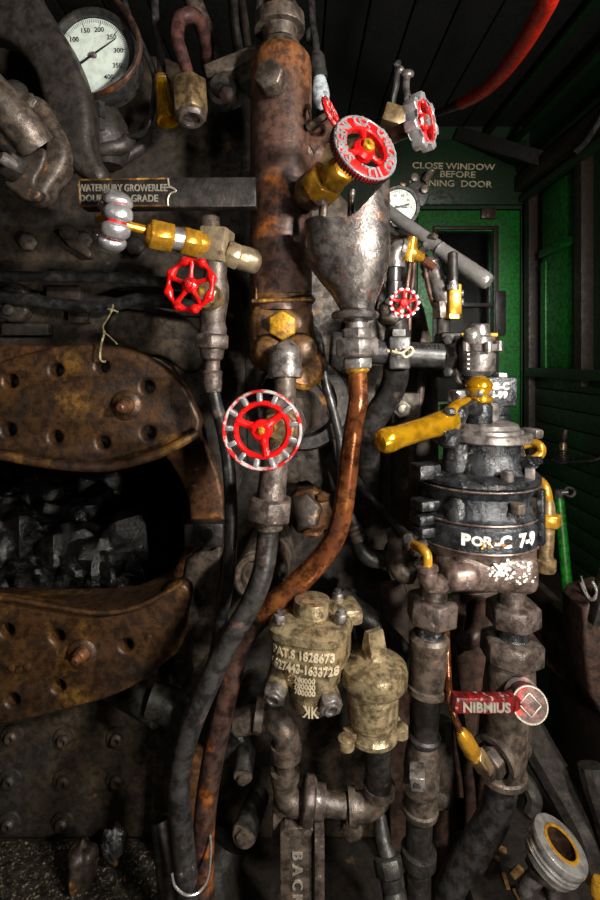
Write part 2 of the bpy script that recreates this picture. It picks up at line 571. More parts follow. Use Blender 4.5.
# ================================================================= BOILER BACKHEAD
D0 = .93
HX, HZ = 18, 520            # firehole centre in pixels at D0
RX, RZ = 172, 122
bh = thing('boiler_backhead', 'sooty riveted iron backhead plate of the boiler around the black firehole', 'boiler', V(-.35, D0, 0))
m = MB()
out = [(-1.45, 0.0), (.24, 0.0), (.265, .45), (.262, .88), (.235, 1.0), (.18, 1.10), (.10, 1.19), (.0, 1.29), (-.1, 1.40), (-.25, 1.47), (-.6, 1.52), (-1.0, 1.5), (-1.45, 1.4)]
hole = poly(circ(HX, HZ, RX, 14, RZ), D0)
cu = [(x, z) for x, z in out]
m.plate([cu, hole], V(0, D0 + .03, 0), X1, Z1, .06, .02, [False, True], 10)
m.build('backhead_plate', M['backhead'], bh)
# boiler barrel behind the plate, tapering forward
m = MB()
rings = []
for y, k in ((D0 + .058, 1.0), (D0 + .1, 1.0), (D0 + .2, .99), (YF - .005, .98)):
    rings.append([V(-.55 + (x + .55) * k, y, z * k if z > .3 else z) for x, z in out])
m.loft(rings, caps=False)
m.build('boiler_shell', M['black'], bh)
# firebox tunnel and dark interior
m = MB()
hw = circ(0, 0, 1, 28)
c0 = P(HX, HZ, D0)
kx, kz = RX * D0 / F, RZ * D0 / F
r0 = []
for y, k in ((D0 + .03, 1.0), (D0 + .14, 1.0), (D0 + .141, 1.5), (D0 + .9, 1.5)):
    r0.append([V(c0.x + x * kx * k, y, c0.z + z * kz * k) for x, z in hw])
m.loft(r0, caps=False)
m.add(r0[-1], [tuple(range(len(hw)))])
m.build('firebox', M['black'], bh)
# staybolt caps
bp = [(13, 735), (65, 738), (118, 737), (11, 779), (65, 779), (118, 779), (10, 822), (63, 822), (22, 318), (168, 640),
      (10, 318), (170, 330)]
for x, y in bp[:8]:
    m = MB().lathe(P(x, y, D0), NY, [(0, .021), (.004, .020), (.005, .012), (.010, .0115), (.014, .008), (.014, .005), (.009, .0045)], 20)
    m.build('staybolt', M['backhead'], bh)
for x, y, r in ((135, 246, 10), (85, 240, 8), (28, 242, 9)):
    m = MB().hex((x, y, D0 + .001), (x, y, D0 - .018), r)
    m.build('bolt', M['backhead'], bh)
for x, y, w, h in ((68, 299, 34, 22), (82, 316, 20, 16), (30, 330, 46, 12)):
    c = P(x, y, D0)
    m = MB().box((c.x, D0 - .008, c.z), (w * D0 / F, .022, h * D0 / F), bev=.003)
    m.build('boss', M['backhead'], bh)
# shoulder fairing seen under the gauge
m = MB()
m.tube([(88, 168, .93), (110, 163, .92), (128, 155, .92), (145, 140, .93), (150, 110, .95), (150, 85, .97)], 7, sm=6)
m.build('flange_bead', M['arm'], bh)
m = MB()
vplate(m, [[(118, 340), (128, 318), (160, 315), (215, 318), (245, 330), (248, 470), (215, 540), (205, 430), (170, 360)]], D0 - .012, .014, .004, False)
m.build('cover_plate', M['backhead'], bh)
m = MB()
vplate(m, [[(108, 318), (150, 312), (185, 318), (202, 340), (196, 372), (160, 356), (120, 350)]], D0 - .02, .02, .008)
m.build('raised_pad', M['backhead'], bh)

# firehole ring
t = thing('firehole_ring', 'curved brown rusty iron ring framing the firehole behind the two doors', 'ring', (200, 600, D0 - .02))
m = MB()
vplate(m, [circ(HX, HZ, 207, 16, 176), circ(HX, HZ, 171, 16, 121)], D0 - .025, .024, .008)
m.build('ring', M['ring'], t)
m = MB()
vplate(m, [[(182, 590), (186, 560), (212, 540), (222, 546), (218, 600), (212, 650), (180, 690), (168, 650)]], D0 - .035, .03, .008, False)
m.build('ring_foot', M['dull'], t)
m = MB()
for i, (x, y) in enumerate(((206, 583), (205, 594), (203, 604), (203, 614), (201, 624))):
    c = P(x, y, D0 - .036)
    m.torus(c, NY, .005, .0022, .003, 14, 6)
m.build('cast_mark', M['dull'], t)
m = MB()
c = P(205, 533, D0 - .05)
m.box(c, (.068, .03, .042), bev=.004)
m.build('clip', M['black'], t)
m = MB().lathe(P(208, 533, D0 - .066), NY, [(0, .013), (.003, .013), (.004, .010), (.007, .009)], 20)
m.build('clip_bolt', M['black'], t)
for x, y in ((193, 487), (196, 470)):
    m = MB().lathe(P(x, y, D0 - .025), NY, [(0, .006), (.003, .005), (.004, .002)], 12)
    m.build('rivet', M['ring'], t)


# ---------- fire doors
def fdoor(name_label, outline, holes, lip, lipr, d, boss, mat_, extra):
    t = thing('fire_door', name_label, 'fire door', (90, outline[-1][1], d), 'butterfly fire doors')
    m = MB()
    hs = [circ(x, y, r, 8) for x, y, r in holes]
    vplate(m, [outline] + hs, d, .03, .006, [True] + [True] * len(hs))
    m.build('door_plate', mat_, t)
    # dark backing liner just behind the plate so that holes end in metal
    m = MB()
    cx = sum(p[0] for p in outline) / len(outline); cy = sum(p[1] for p in outline) / len(outline)
    vplate(m, [[(cx + (x - cx) * .93, cy + (y - cy) * .88) for x, y in outline]], d + .0285, .012, .003)
    m.build('liner', M['black'], t)
    m = MB().tube(lip, lipr, n=12)
    m.build('lip', mat_, t)
    x, y = boss
    m = MB().lathe(P(x, y, d + .001), NY, [(0, .024), (.004, .024), (.007, .021), (.009, .015), (.012, .014)], 26)
    b = m.build('boss', mat_, t)
    m = MB().lathe(P(x, y, d - .010), V(-.25, -1, -.15), [(0, .012), (.009, .0115), (.013, .010), (.014, .007), (.019, .007), (.021, .005)], 20)
    m.build('pivot_stud', M['ring'], b)
    for q in extra:
        q(t)
    return t


up_out = [(-70, 382), (-30, 372), (30, 352), (90, 344), (140, 354), (172, 374), (192, 402), (199, 430), (184, 442), (152, 458), (105, 468), (50, 464), (0, 452), (-70, 440)]
fdoor('upper rusty brown fire door plate, pierced with holes, twine hanging over it', up_out,
      [(10, 381, 7), (56, 370, 6.5), (102, 366, 6.5), (147, 387, 6.5), (8, 430, 7), (55, 437, 6.5), (103, 443, 6.5), (148, 433, 7)],
      [(-70, 442, .79), (0, 455, .785), (50, 464, .785), (105, 467, .785), (155, 455, .785), (185, 440, .79), (197, 432, .795)], 5, .80, (127, 405), M['door'], [])


def low_extra(t):
    m = MB()
    pts = [(-70, 590), (0, 582), (60, 584), (115, 583), (140, 580), (172, 566)]
    fr = [(-70, 600), (0, 598), (50, 606), (100, 613), (140, 606), (180, 585)]
    rings = []
    for (a, b), (c, e) in zip(pts, fr):
        rings.append([P(c, e, .80), P(c, e + 5, .805), P(a, b + 9, .892), P(a, b + 5, .892)])
    m.loft(rings)
    m.build('sill', M['door'], t)
    for x, y in ((149, 637), (20, 670), (12, 667), (28, 666)):
        m = MB().lathe(P(x, y, .801), NY, [(0, .006), (.003, .0055), (.004, .003)], 12)
        m.build('rivet', M['door'], t)


low_out = [(-70, 604), (0, 601), (50, 609), (100, 616), (142, 608), (184, 585), (186, 620), (180, 648), (160, 668), (128, 690), (60, 712), (0, 726), (-70, 735)]
fdoor('lower rusty ochre fire door plate with holes and a short pivot stud', low_out,
      [(6, 631, 7), (57, 637, 7), (126, 646, 6.5), (58, 687, 6.5), (12, 701, 7)],
      [(-70, 600, .79), (0, 598, .79), (50, 606, .79), (100, 613, .79), (142, 605, .795), (182, 583, .80)], 2.6, .80, (83, 653), M['door'], [low_extra])

# ---------- coal inside the firebox
coal_pos = [(30, 510, 22, 1.15), (62, 525, 26, 1.12), (20, 545, 28, 1.05), (52, 552, 26, 1.03), (88, 528, 24, 1.14), (112, 552, 30, 1.06), (80, 566, 20, 1.0),
            (5, 570, 20, .99), (40, 576, 16, .98), (-8, 525, 22, 1.12), (100, 502, 20, 1.25), (60, 500, 18, 1.28), (10, 498, 20, 1.25), (108, 580, 14, .985)]
tops = {0: 'dull grey coal lump at the top left of the heap in the firehole', 5: 'biggest glossy coal lump on the right of the firehole heap', 2: 'large glossy coal lump at the front left of the firehole heap'}
for i, (x, y, r, d) in enumerate(coal_pos):
    c = P(x, y, d)
    m = MB().sph(c, 1.4 * r * d / F, (1, .9, .9), 28, .8, i * 3.3)
    o = m.build('coal_lump', M['coal'], ang=40)
    tag(o, tops.get(i, 'smaller black coal lump packed into the heap inside the firehole'), 'coal', 'coal lumps in the firebox')
m = MB()
g = []
for j in range(15):
    row = []
    for i in range(31):
        x = -.86 + i * .0185; y = .985 + j * .055
        row.append(V(x, y, .47 + .05 * min(1, j / 4) + .02 * noise.noise(V(x * 14, y * 14, 1)) + .015 * noise.noise(V(x * 40, y * 40, 1))))
    g.append(row)
vs = [p for r in g for p in r]
fs = [(j * 31 + i, j * 31 + i + 1, (j + 1) * 31 + i + 1, (j + 1) * 31 + i) for j in range(14) for i in range(30)]
o = m.add(vs, fs).build('coal_bed', M['coal'])
tag(o, 'bed of small coal under the lumps inside the firehole', 'coal'); o['kind'] = 'stuff'
# grit on the deck, lower left
m = MB()
n = 60
vs = []
for j in range(n):
    for i in range(n):
        x = -.75 + i * .0100; y = .55 + j * .0064
        vs.append(V(x, y, .004 + .010 * abs(noise.noise(V(x * 70, y * 70, 0))) + .012 * max(0, noise.noise(V(x * 14, y * 14, 5)))))
fs = [(j * n + i, j * n + i + 1, (j + 1) * n + i + 1, (j + 1) * n + i) for j in range(n - 1) for i in range(n - 1)]
o = m.add(vs, fs).build('coal_grit', M['grit'])
tag(o, 'glittering coal grit strewn over the deck below the lower door', 'grit'); o['kind'] = 'stuff'
m = MB().sph(P(114, 842, .87), .026, (.75, .7, 1.2), 36, .38, 4)
tag(m.build('coal_lump', M['coalshine'], ang=40), 'shiny upright coal lump on the deck at lower left', 'coal', 'coal lumps on the deck')
m = MB().sph(P(82, 864, .85), .038, (.62, .7, 1.1), 36, .3, 9)
tag(m.build('coal_lump', M['ringdark'], ang=40), 'dull brown elongated lump on the deck left of the shiny one', 'coal', 'coal lumps on the deck')
m = MB().sph(P(116, 862, .875), .006, (1, 1, .8), 10, .5, 2)
tag(m.build('pebble', M['ochre'], ang=28), 'tiny orange pebble below the shiny coal lump on the deck', 'pebble')

# ---------- rods, hoses and clips on the left of the backhead
m = MB().tube([(-60, 276, .85), (60, 277, .85), (120, 278, .85), (170, 283, .84), (186, 285, .82)], 5.5)
tag(m.build('operating_rod', M['hose']), 'straight dark horizontal rod running left behind the lobed red wheel', 'rod')
m = MB().tube([(-40, 292, .89), (30, 300, .89), (75, 306, .89), (105, 307, .89), (135, 300, .88), (165, 302, .87), (200, 308, .86), (230, 318, .90)], 6.5)
tag(m.build('hose', M['hose']), 'sagging black hose below the straight rod, twine tied round it', 'hose', 'black hoses')
t = thing('twine', 'pale knotted twine tied to hose and hooked in upper fire door hole', 'twine', (105, 340, .79))
m = MB().tube([(113, 305, .862), (112, 310, .85), (108, 318, .83), (103, 326, .81), (104, 334, .79), (101, 345, .785), (100, 358, .785), (104, 362, .80), (106, 359, .81)], 1.1, n=6)
m.build('strand', M['string'], t)
m = MB().tube([(104, 332, .79), (110, 337, .79), (117, 344, .785)], .8, n=6)
m.build('loose_end', M['string'], t)
m = MB().tube([(108, 309, .85), (113, 310, .846), (118, 312, .845)], .9, n=6)
m.build('loose_end', M['string'], t)
for q in ((104, 332, .789), (112, 310, .848)):
    m = MB().sph(P(*q), .0029, n=8)
    m.build('knot', M['string'], t)
t = thing('clip_bracket', 'dark diamond shaped iron lug under the nameplate bar on the backhead', 'bracket', (70, 235, D0 - .02))
m = MB()
vplate(m, [[(60, 226), (72, 226), (84, 244), (90, 256), (78, 252), (66, 244)]], D0 - .022, .024, .004)
m.build('lug', M['backhead'], t)
m = MB().lathe(P(67, 233, D0 - .02), NY, [(0, .013), (.006, .012), (.007, .008)], 18)
m.build('bolt', M['backhead'], t)
t = thing('clip_bracket', 'small dark two bolt clip at left edge under the rod ends', 'bracket', (20, 300, D0 - .02))
m = MB()
vplate(m, [[(0, 286), (18, 284), (26, 300), (22, 318), (4, 320), (-6, 304)]], D0 - .03, .032, .006)
m.build('clip_plate', M['backhead'], t)
for x, y in ((10, 292), (10, 310)):
    m = MB().lathe(P(x, y, D0 - .03), NY, [(0, .011), (.008, .010), (.01, .006)], 16)
    m.build('bolt', M['backhead'], t)

# ---------- big arm top left
t = thing('throttle_bracket_arm', 'massive charcoal curved iron arm at the top left partly hiding the gauge', 'bracket', (80, 178, .74))
m = MB()
vplate(m, [[(-60, -60), (10, -50), (36, -8), (52, 18), (68, 46), (80, 76), (88, 110), (90, 145), (101, 180), (84, 178), (64, 158), (52, 138), (40, 96), (30, 66), (8, 40), (-60, 10)]], .72, .05, .012)
m.build('arm', M['arm'], t)
m = MB()
vplate(m, [[(66, 134), (84, 158), (101, 180), (92, 182), (72, 170), (58, 150)]], .735, .06, .008, False)
m.build('web', M['arm'], t)
t = thing('hinge_lug', 'brown rust streaked iron lug with bolts at the left edge', 'hinge', (30, 200, .70))
m = MB()
vplate(m, [[(14, 98), (36, 94), (52, 116), (64, 140), (66, 156), (52, 182), (36, 200), (14, 196), (2, 184), (18, 170), (40, 156), (38, 128)]], .70, .04, .010)
m.build('lug', M['dull'], t)
m = MB()
m.lat((30, 160, .72), (30, 160, .935), [(0, 20), (1, 20)])
m.build('lug_post', M['arm'], t)
m = MB()
vplate(m, [[(2, 178), (14, 162), (30, 152), (43, 148), (42, 166), (34, 182), (40, 194), (30, 200), (12, 192)]], .688, .02, .005)
m.build('flange', M['ringdark'], t)
m = MB().tube([(-40, 62, .64), (-10, 92, .65), (18, 122, .665), (36, 146, .685)], 20, n=20)
m.build('link_bar', M['dull'], t)
m = MB().tube([(-40, 118, .67), (-5, 134, .675), (22, 150, .685)], 13, n=16)
m.build('lower_link', M['arm'], t)
m = MB().lathe(P(16, 94, .665), V(.3, -1, .25), [(0, .016), (.006, .016), (.012, .012), (.014, .006)], 20)
b = m.build('link_bolt', M['arm'], t)
m = MB().hex((34, 108, .70), (28, 100, .67), 8)
m.build('link_nut', M['dull'], t)
m = MB().hexw(P(20, 170, .69), P(20, 170, .69) + V(-.012, -.02, .006), .019, .4)
b = m.build('fixing_nut', M['arm'], t)
m = MB().lathe(P(12, 164, .668), V(-.5, -1, .3), [(-.004, .0085), (.014, .0085), (.017, .006)], 16)
m.build('stud_end', M['fit'], b)

# ---------- nameplate bar
t = thing('nameplate_bar', 'black iron bar with raised cast lettering and rust edges, left of the column', 'bar', (160, 208, .71))
m = MB()
vplate(m, [[(78, 181), (81, 179), (168, 177.5), (256, 176.5), (256, 206.5), (168, 207), (82, 208), (78, 205)]], .70, .022, .002, False)
m.build('bar', M['black'], t)
m = MB()
for pts in ([(79, 181, .699), (80, 206, .699)], [(79, 180, .699), (167, 178.5, .699)], [(80, 206.5, .699), (167, 205.5, .699)]):
    m.tube(pts, 1.0, n=8, sm=0)
m.build('border', M['ochre'], t)
m = MB()
m.tube([(168, 178.5, .699), (169, 186, .698), (173, 188, .698), (176, 191, .698), (171, 193, .698), (168, 198, .698), (168, 206, .699)], 1.0, n=8)
m.tube([(161, 187.5, .699), (170, 187.5, .698), (175, 190, .698)], .9, n=8)
m.build('casting_seam', M['ribbed'], t)
for s, y in (('WATERBURY GROWERLEE', 188.5), ('DOUBLE  7/8  GRADE', 199)):
    c = P(123 if y < 190 else 119, y, .70)
    m = MB().text(s, .0138, V(c.x, .6990, c.z), X1, Z1, .0012, bold=.0002, xs=.755 if y < 190 else .84)
    m.build('lettering', M['ribbed'], t)

# ---------- pressure gauge
gc = P(95, 56.5, .82)
ga = V(-.03, -1, -.10)
gu, gv, gw = frame(ga, Z1)
gw = ga.normalized()
t = thing('pressure_gauge', 'large round steam pressure gauge, white dial, black needle near 250', 'gauge', gc)
R = .071
m = MB().lathe(gc, gw, [(-.05, .045), (-.045, R * .93), (-.01, R * .95), (-.008, R), (.006, R), (.010, R * .98), (.011, R * .93), (.008, R * .84), (.001, R * .82)], 56)
m.build('case', M['hose'], t)
m = MB().torus(gc + gw * .0095, gw, R * .955, .0035, .0025, 56, 8)
m.build('bezel', M['lever'], t)
m = MB().lathe(gc, gw, [(.0008, R * .81), (.0026, R * .81)], 56)
face = m.build('dial', M['dial'], t)


def gpt(ang, r, h=.003):
    # ang clockwise from 12 o'clock as seen
    return gc + gw * h + (gu * math.sin(ang) + gv * math.cos(ang)) * r


if gu.x < 0:
    gu = -gu
m = MB()
for i in range(81):
    val = i * 5
    an = math.radians(14 + (val - 200) * .66)
    L_ = .010 if i % 10 == 0 else .0055
    w = .0006 if i % 10 else .001
    m.bar(gpt(an, R * .795), gpt(an, R * .795 - L_), w, .0004, gw, 0)
m.build('tick_marks', M['ink'], face)
m = MB()
for val in range(0, 401, 50):
    an = math.radians(14 + (val - 200) * .66)
    m.text(str(val), .0108, gpt(an, R * .575, .0030), gu, gv, .0002, bold=.0001)
m.build('numerals', M['ink'], face)
m = MB()
tip, tail = P(112, 44, .815), P(74, 71, .815)
dv = (tip - tail).normalized()
cc = gpt(0, 0, .006)
wv = gw.cross(dv)
m.add([q + gw * hh for hh in (0, .0012) for q in (cc - dv * .045 + wv * .0018, cc - dv * .045 - wv * .0018, cc + dv * .044 - wv * .0006, cc + dv * .044 + wv * .0006)],
      [(0, 1, 2, 3), (7, 6, 5, 4), (0, 4, 5, 1), (1, 5, 6, 2), (2, 6, 7, 3), (3, 7, 4, 0)])
m.build('needle', M['ink'], t)
m = MB().lathe(gc, gw, [(.002, .0045), (.008, .0045), (.010, .003)], 16)
m.build('needle_hub', M['fit'], t)
m = MB().lathe(gc + V(0, .01, -R * .9), V(0, .15, -1), [(0, .012), (.03, .012), (.032, .009), (.05, .009)], 6)
m.build('stem', M['lever'], t)
# gauge stand (dark lumps under the gauge)
m = MB()
m.lathe(P(100, 108, .88), V(.05, .1, -1), [(0, .03), (.03, .045), (.06, .05), (.08, .042), (.1, .03)], 24)
m.tube([(92, 152, .86), (105, 148, .86), (120, 146, .87), (128, 138, .88)], 9, n=14)
m.tube([(110, 100, .87), (125, 95, .88), (133, 88, .9)], 6)
tag(m.build('gauge_stand', M['arm']), 'dark lumpy casting below the large pressure gauge', 'bracket')
m = MB().tube([(95, -30, .82), (112, -5, .80), (130, 18, .79), (139, 40, .79), (138, 58, .79), (128, 76, .785), (108, 90, .79), (92, 97, .80)], 3, n=10)
tag(m.build('siphon_pipe', M['copperdull']), 'thin tarnished copper pipe looping round the right of the large gauge', 'pipe', 'small copper pipes')
m = MB().tube([(118, -20, .86), (131, 22, .85), (142, 45, .85), (153, 70, .85), (155, 88, .84), (150, 120, .85), (142, 133, .86), (125, 137, .87)], 3, n=10)
tag(m.build('siphon_pipe', M['lever']), 'dark thin pipe curving down behind the gauge toward the stand', 'pipe', 'small copper pipes')

# ---------- brass whistle fitting on dark pipe
m = MB().tube([(154, -40, .86), (155, 15, .85), (160, 50, .845), (162, 78, .84)], 4.2)
tag(m.build('drop_pipe', M['hose']), 'dark drop pipe ending in the amber brass open fitting', 'pipe')
t = thing('brass_nozzle', 'amber brass open ended fitting hanging left of the hex nut', 'fitting', (165, 122, .83))
m = MB().lat((161, 76, .84), (168, 122, .82), [(0, 4), (.04, 7), (.1, 7.5), (.3, 8), (.7, 9), (.95, 10.5), (1, 10.3), (1, 8), (.7, 6)], 24)
m.build('body', M['gold'], t)
m = MB().torus(P(162.2, 82, .838), P(168, 122, .82) - P(161, 76, .84), .0125, .0015, .0015, 28, 6)
m.build('wire_band', M['fit'], t)
m = MB()
c = P(163.5, 88, .825)
m.box(c + V(0, -.002, 0), (.006, .004, .009), bev=.001)
m.build('painted_slot', M['ink'], t)  # solid black block, its colour stands in for the shade in a slot

# ---------- inverted J pipe with nut
t = thing('gooseneck_pipe', 'rusty red gooseneck pipe bent over into a hex union nut', 'pipe', (190, 120, .80))
m = MB().tube([(207, 68, .94), (206, 55, .90), (205, 40, .87), (200, 22, .84), (190, 15, .82), (179, 21, .81), (177, 38, .80), (182, 55, .80), (188, 74, .80), (189, 84, .80)], [6.0, 6.0, 6.2, 7, 7.5, 7.5, 7, 6.5, 6, 6], n=16)
m.build('pipe', mat('red_oxide_pipe', (.16, .06, .05), (.08, .04, .035), (.06, .05, .045), rough=.45, met=.2, sc=20, bump=.3), t)
m = MB().lat((188, 72, .80), (189, 84, .80), [(0, 5), (.2, 6.5), (.8, 7), (1, 8)], 20)
m.build('ferrule', M['dull'], t)
m = MB().hex((189, 82, .80), (191, 116, .79), 18, .25)
nt = m.build('union_nut', M['brassdull'], t)
m = MB().lat((190.8, 113, .79), (191.2, 120.5, .787), [(0, 15), (.4, 15), (.7, 14), (1, 12), (.95, 9), (.5, 8)], 28)
m.build('nut_face', M['nut'], nt)
# ---------- hand wheels (each returns the wheel part, with hub nut and worn rim as sub-parts)
def spokes(m, c, a, R0, R1, n, r, ph=0.0, w=1.0):
    u, v, a = frame(a)
    for i in range(n):
        e = u * math.cos(ph + 2 * PI * i / n) + v * math.sin(ph + 2 * PI * i / n)
        m.tubew([(c + e * R0, r * 1.5), (c + e * (R0 + R1) / 2, r), (c + e * R1, r * 1.4)], 10, True, 3)


def wheel_notched(c, a, R, root, ph=.2):
    m = MB()
    m.torus(c, a, R * .66, R * .075, R * .10, 56, 10)
    spokes(m, c, a, R * .2, R * .64, 3, R * .09, ph + .5)
    m.lathe(c - a * R * .16, a, [(0, R * .2), (.1 * R, R * .27), (.22 * R, R * .27), (.27 * R, R * .23), (.28 * R, R * .18)], 28)
    w = m.build('handwheel', M['red'], root)
    m = MB()
    u, v, a = frame(a)
    for i in range(13):
        an = 2 * PI * i / 13 + ph
        e = u * math.cos(an) + v * math.sin(an)
        m.bar(c + e * R * .69, c + e * R * .985, R * .14, R * .21, a, R * .05)
    m.build('rim_rib', M['silver'], w)
    m = MB()
    m.torus(c + a * .001, a, R * .955, R * .048, R * .11, 64, 10)
    m.build('outer_rim', M['redsilver'], w)
    m = MB().hexw(c + a * R * .11, c + a * R * .16, R * .10, .3)
    m.lathe(c + a * R * .15, a, [(0, R * .05), (.06 * R, R * .045)], 14)
    m.build('hub_nut', M['brass'], w)
    return w


def wheel_lobed(c, a, R, root, lobes=8, sp=4, worn=False, ph=0.2, depth=1.0):
    m = MB()
    m.torus(c, a, R * .83, R * .115, R * .12 * depth, 96, 12, lambda t: 1 + .32 * math.cos(lobes * (t - ph)))
    spokes(m, c, a, R * .18, R * .80, sp, R * .075, ph)
    m.lathe(c - a * R * .16, a, [(0, R * .2), (.08 * R, R * .27), (.22 * R, R * .27), (.30 * R, R * .2)], 24)
    u, v, a = frame(a)
    k = MB()
    for i in range(lobes):
        an = ph + 2 * PI * i / lobes
        e = u * math.cos(an) + v * math.sin(an)
        b = e.cross(a)
        tgt = k if worn else m
        f = c + e * R * .88
        vs = MB().sph((0, 0, 0), 1, n=14)
        sx, sy, sz = R * .13, R * (.21 if worn else .15), R * (.22 if worn else .16) * depth
        tgt.add([f + e * p.x * sx + b * p.y * sy + a * p.z * sz for p in vs.v], vs.f)
    w = m.build('handwheel', M['red'], root)
    if worn:
        k.build('rim_grip', M['silver'], w)
    m = MB().hexw(c + a * R * .12, c + a * R * .20, R * .15, .3)
    m.lathe(c + a * R * .19, a, [(0, R * .08), (.05 * R, R * .07)], 14)
    m.build('hub_nut', M['redworn'], w)
    return w


def wheel_cog(c, a, R, root, n=7):
    u, v, a = frame(a)
    ol = []
    for i in range(84):
        th = 2 * PI * i / 84
        r = R * (.92 + .12 * max(-1, min(1, 2.2 * math.cos(n * th))))
        ol.append((r * math.cos(th), r * math.sin(th)))
    m = MB()
    m.plate([[(x * .985, y * .985) for x, y in ol], circ(0, 0, R * .66, 24)], c, u, v, R * .42, R * .05, [False, True])
    spokes(m, c, a, R * .15, R * .68, 4, R * .11, .5)
    m.lathe(c - a * R * .2, a, [(0, R * .25), (.1 * R, R * .32), (.34 * R, R * .32), (.40 * R, R * .25)], 24)
    w = m.build('handwheel', M['redworn'], root)
    m = MB()
    m.plate([ol, circ(0, 0, R * .78, 24)], c, u, v, R * .50, R * .05, [False, True])
    m.build('rim_grip', M['silver'], w)
    m = MB().hexw(c + a * R * .18, c + a * R * .34, R * .2, .3, 4)
    m.build('hub_nut', M['steel'], w)
    return w


# ---------- small bits behind the column, upper left
m = MB().tube([(186, -20, .90), (196, 8, .90), (205, 30, .91), (214, 52, .92), (222, 75, .93)], 9)
tag(m.build('lagged_pipe', M['dull']), 'lumpy dull lagged pipe behind the gooseneck, top of the picture', 'pipe')
m = MB().tube([(238, -30, .90), (243, 10, .90), (248, 48, .90)], 4)
tag(m.build('conduit', M['dull']), 'thin dull conduit rising just left of the column flange', 'pipe')
t = thing('support_bracket', 'brown iron support arm reaching left from the column collar', 'bracket', (225, 70, .80))
m = MB()
m.plate([poly([(203, 66), (212, 62), (262, 42), (268, 52), (232, 72), (206, 74)], .80)], V(0, .82, 0), X1, Z1, .05, .004, False)
m.build('arm', M['dull'], t)
m = MB().lathe(P(222, 90, .82), V(0, -1, -.1), [(-.03, .024), (0, .026), (.004, .024), (.006, .016), (.02, .016), (.022, .012)], 28)
b = m.build('cap', M['lever'], t)
m = MB().hex((226, 93, .797), (227, 95, .78), 8)
m.build('cap_bolt', M['copperdull'], b)
m = MB().hex((220, 82, .85), (236, 100, .84), 14)
m.build('lock_nut', M['lever'], t)
m = MB().tube([(232, -30, .95), (234, 20, .95), (240, 60, .95)], 5).tube([(262, -30, .94), (258, 20, .95)], 4)
tag(m.build('cable_pair', M['lever']), 'pair of thin dark cables behind the column flange', 'cable')

# ---------- turret column
t = thing('turret_column', 'tall rust brown cylindrical column with ochre lower block, centre of the picture', 'column', (282, 370, .78))
m = MB()
CD = .78
m.lat((281, 52, CD), (281, 312, CD), [(0, 20), (.008, 25), (.03, 29), (.06, 30.5), (.8, 31), (1, 31)], 48)
m.build('barrel', M['rust'], t)
m = MB()
m.lat((281, 44, CD), (281, 58, CD), [(0, 16), (.1, 19), (.8, 22), (1, 26)], 36)
m.lat((281, 60, CD), (281, 50, CD), [(0, 27), (1, 22)], 6)
m.build('neck', M['dull'], t)
m = MB().lat((279, 10, CD), (280, 42, CD), [(0, 12), (.1, 19), (.2, 22), (.24, 25), (.62, 25.5), (.66, 25), (.66, 18), (1, 16)], 48)
m.build('flange', M['dull'], t)
m = MB().lat((283, -60, CD), (280, 30, CD), [(0, 13), (1, 13)], 28)
m.lat((281, 12, CD), (281, 4, CD), [(0, 17), (1, 17)], 6)
m.build('riser', M['lever'], t)
m = MB()
m.box(P(282, 337, CD + .005), (.098, .098, .108), bev=.026, seg=5)
m.lat((282, 296, CD), (282, 304, CD), [(0, 31), (.1, 32), (.9, 32), (1, 31)], 48)
m.sph(P(270, 352, .735), .026, (1, .8, 1), 18)
m.sph(P(300, 350, .74), .026, (1, .8, 1), 18)
m.build('lower_block', M['rustochre'], t)
m = MB().tube([(254, 262, .755), (257, 280, .752), (256, 300, .745)], 1.6, n=8).tube([(252, 301, .73), (300, 299, .728), (315, 300, .73)], 2, n=8)
m.build('weld_bead', M['ochre'], t)
m = MB().hex((273, 84, .722), (267.5, 72, .695), 15.5, .2)
m.lat((280, 98, .765), (272.5, 82, .722), [(0, 13), (1, 11.5)], 24)
m.build('plug', M['dull'], t)
m = MB().hex((283, 325, .735), (282, 325.5, .712), 14.5, .5)
m.build('yellow_plug', M['yellow'], t)
m = MB()
m.lat((300, 152, .78), (326, 158, .80), [(0, 17), (.5, 15), (1, 14)], 28)
m.lat((306, 152, .77), (330, 128, .80), [(0, 10), (1, 10)], 20)
m.build('branch_stub', M['rust'], t)

# tarnished cap elbow beneath the block, down to the stop valve
t = thing('outlet_elbow', 'silvery brown domed elbow under the ochre block of the column', 'elbow', (286, 400, .70))
m = MB()
m.sph(P(285, 358, .705), 16 * .705 / F, (1, 1, 1.05), 24)
m.lat((285, 352, .705), (285, 378, .70), [(0, 14), (.3, 16), (.55, 16.5), (.75, 17.5), (1, 16.5)], 32)
m.lat((285, 360, .71), (287, 352, .755), [(0, 15), (1, 20)], 28)
m.build('elbow', M['fit'], t)
m = MB().lat((285, 374, .70), (285, 402, .70), [(0, 11), (1, 11)], 24)
m.build('nipple', M['dull'], t)
m = MB().lat((300, 368, .76), (304, 366, .74), [(0, 24), (.7, 23), (1, 18)], 32)
m.build('rear_collar', M['ochre'], t)

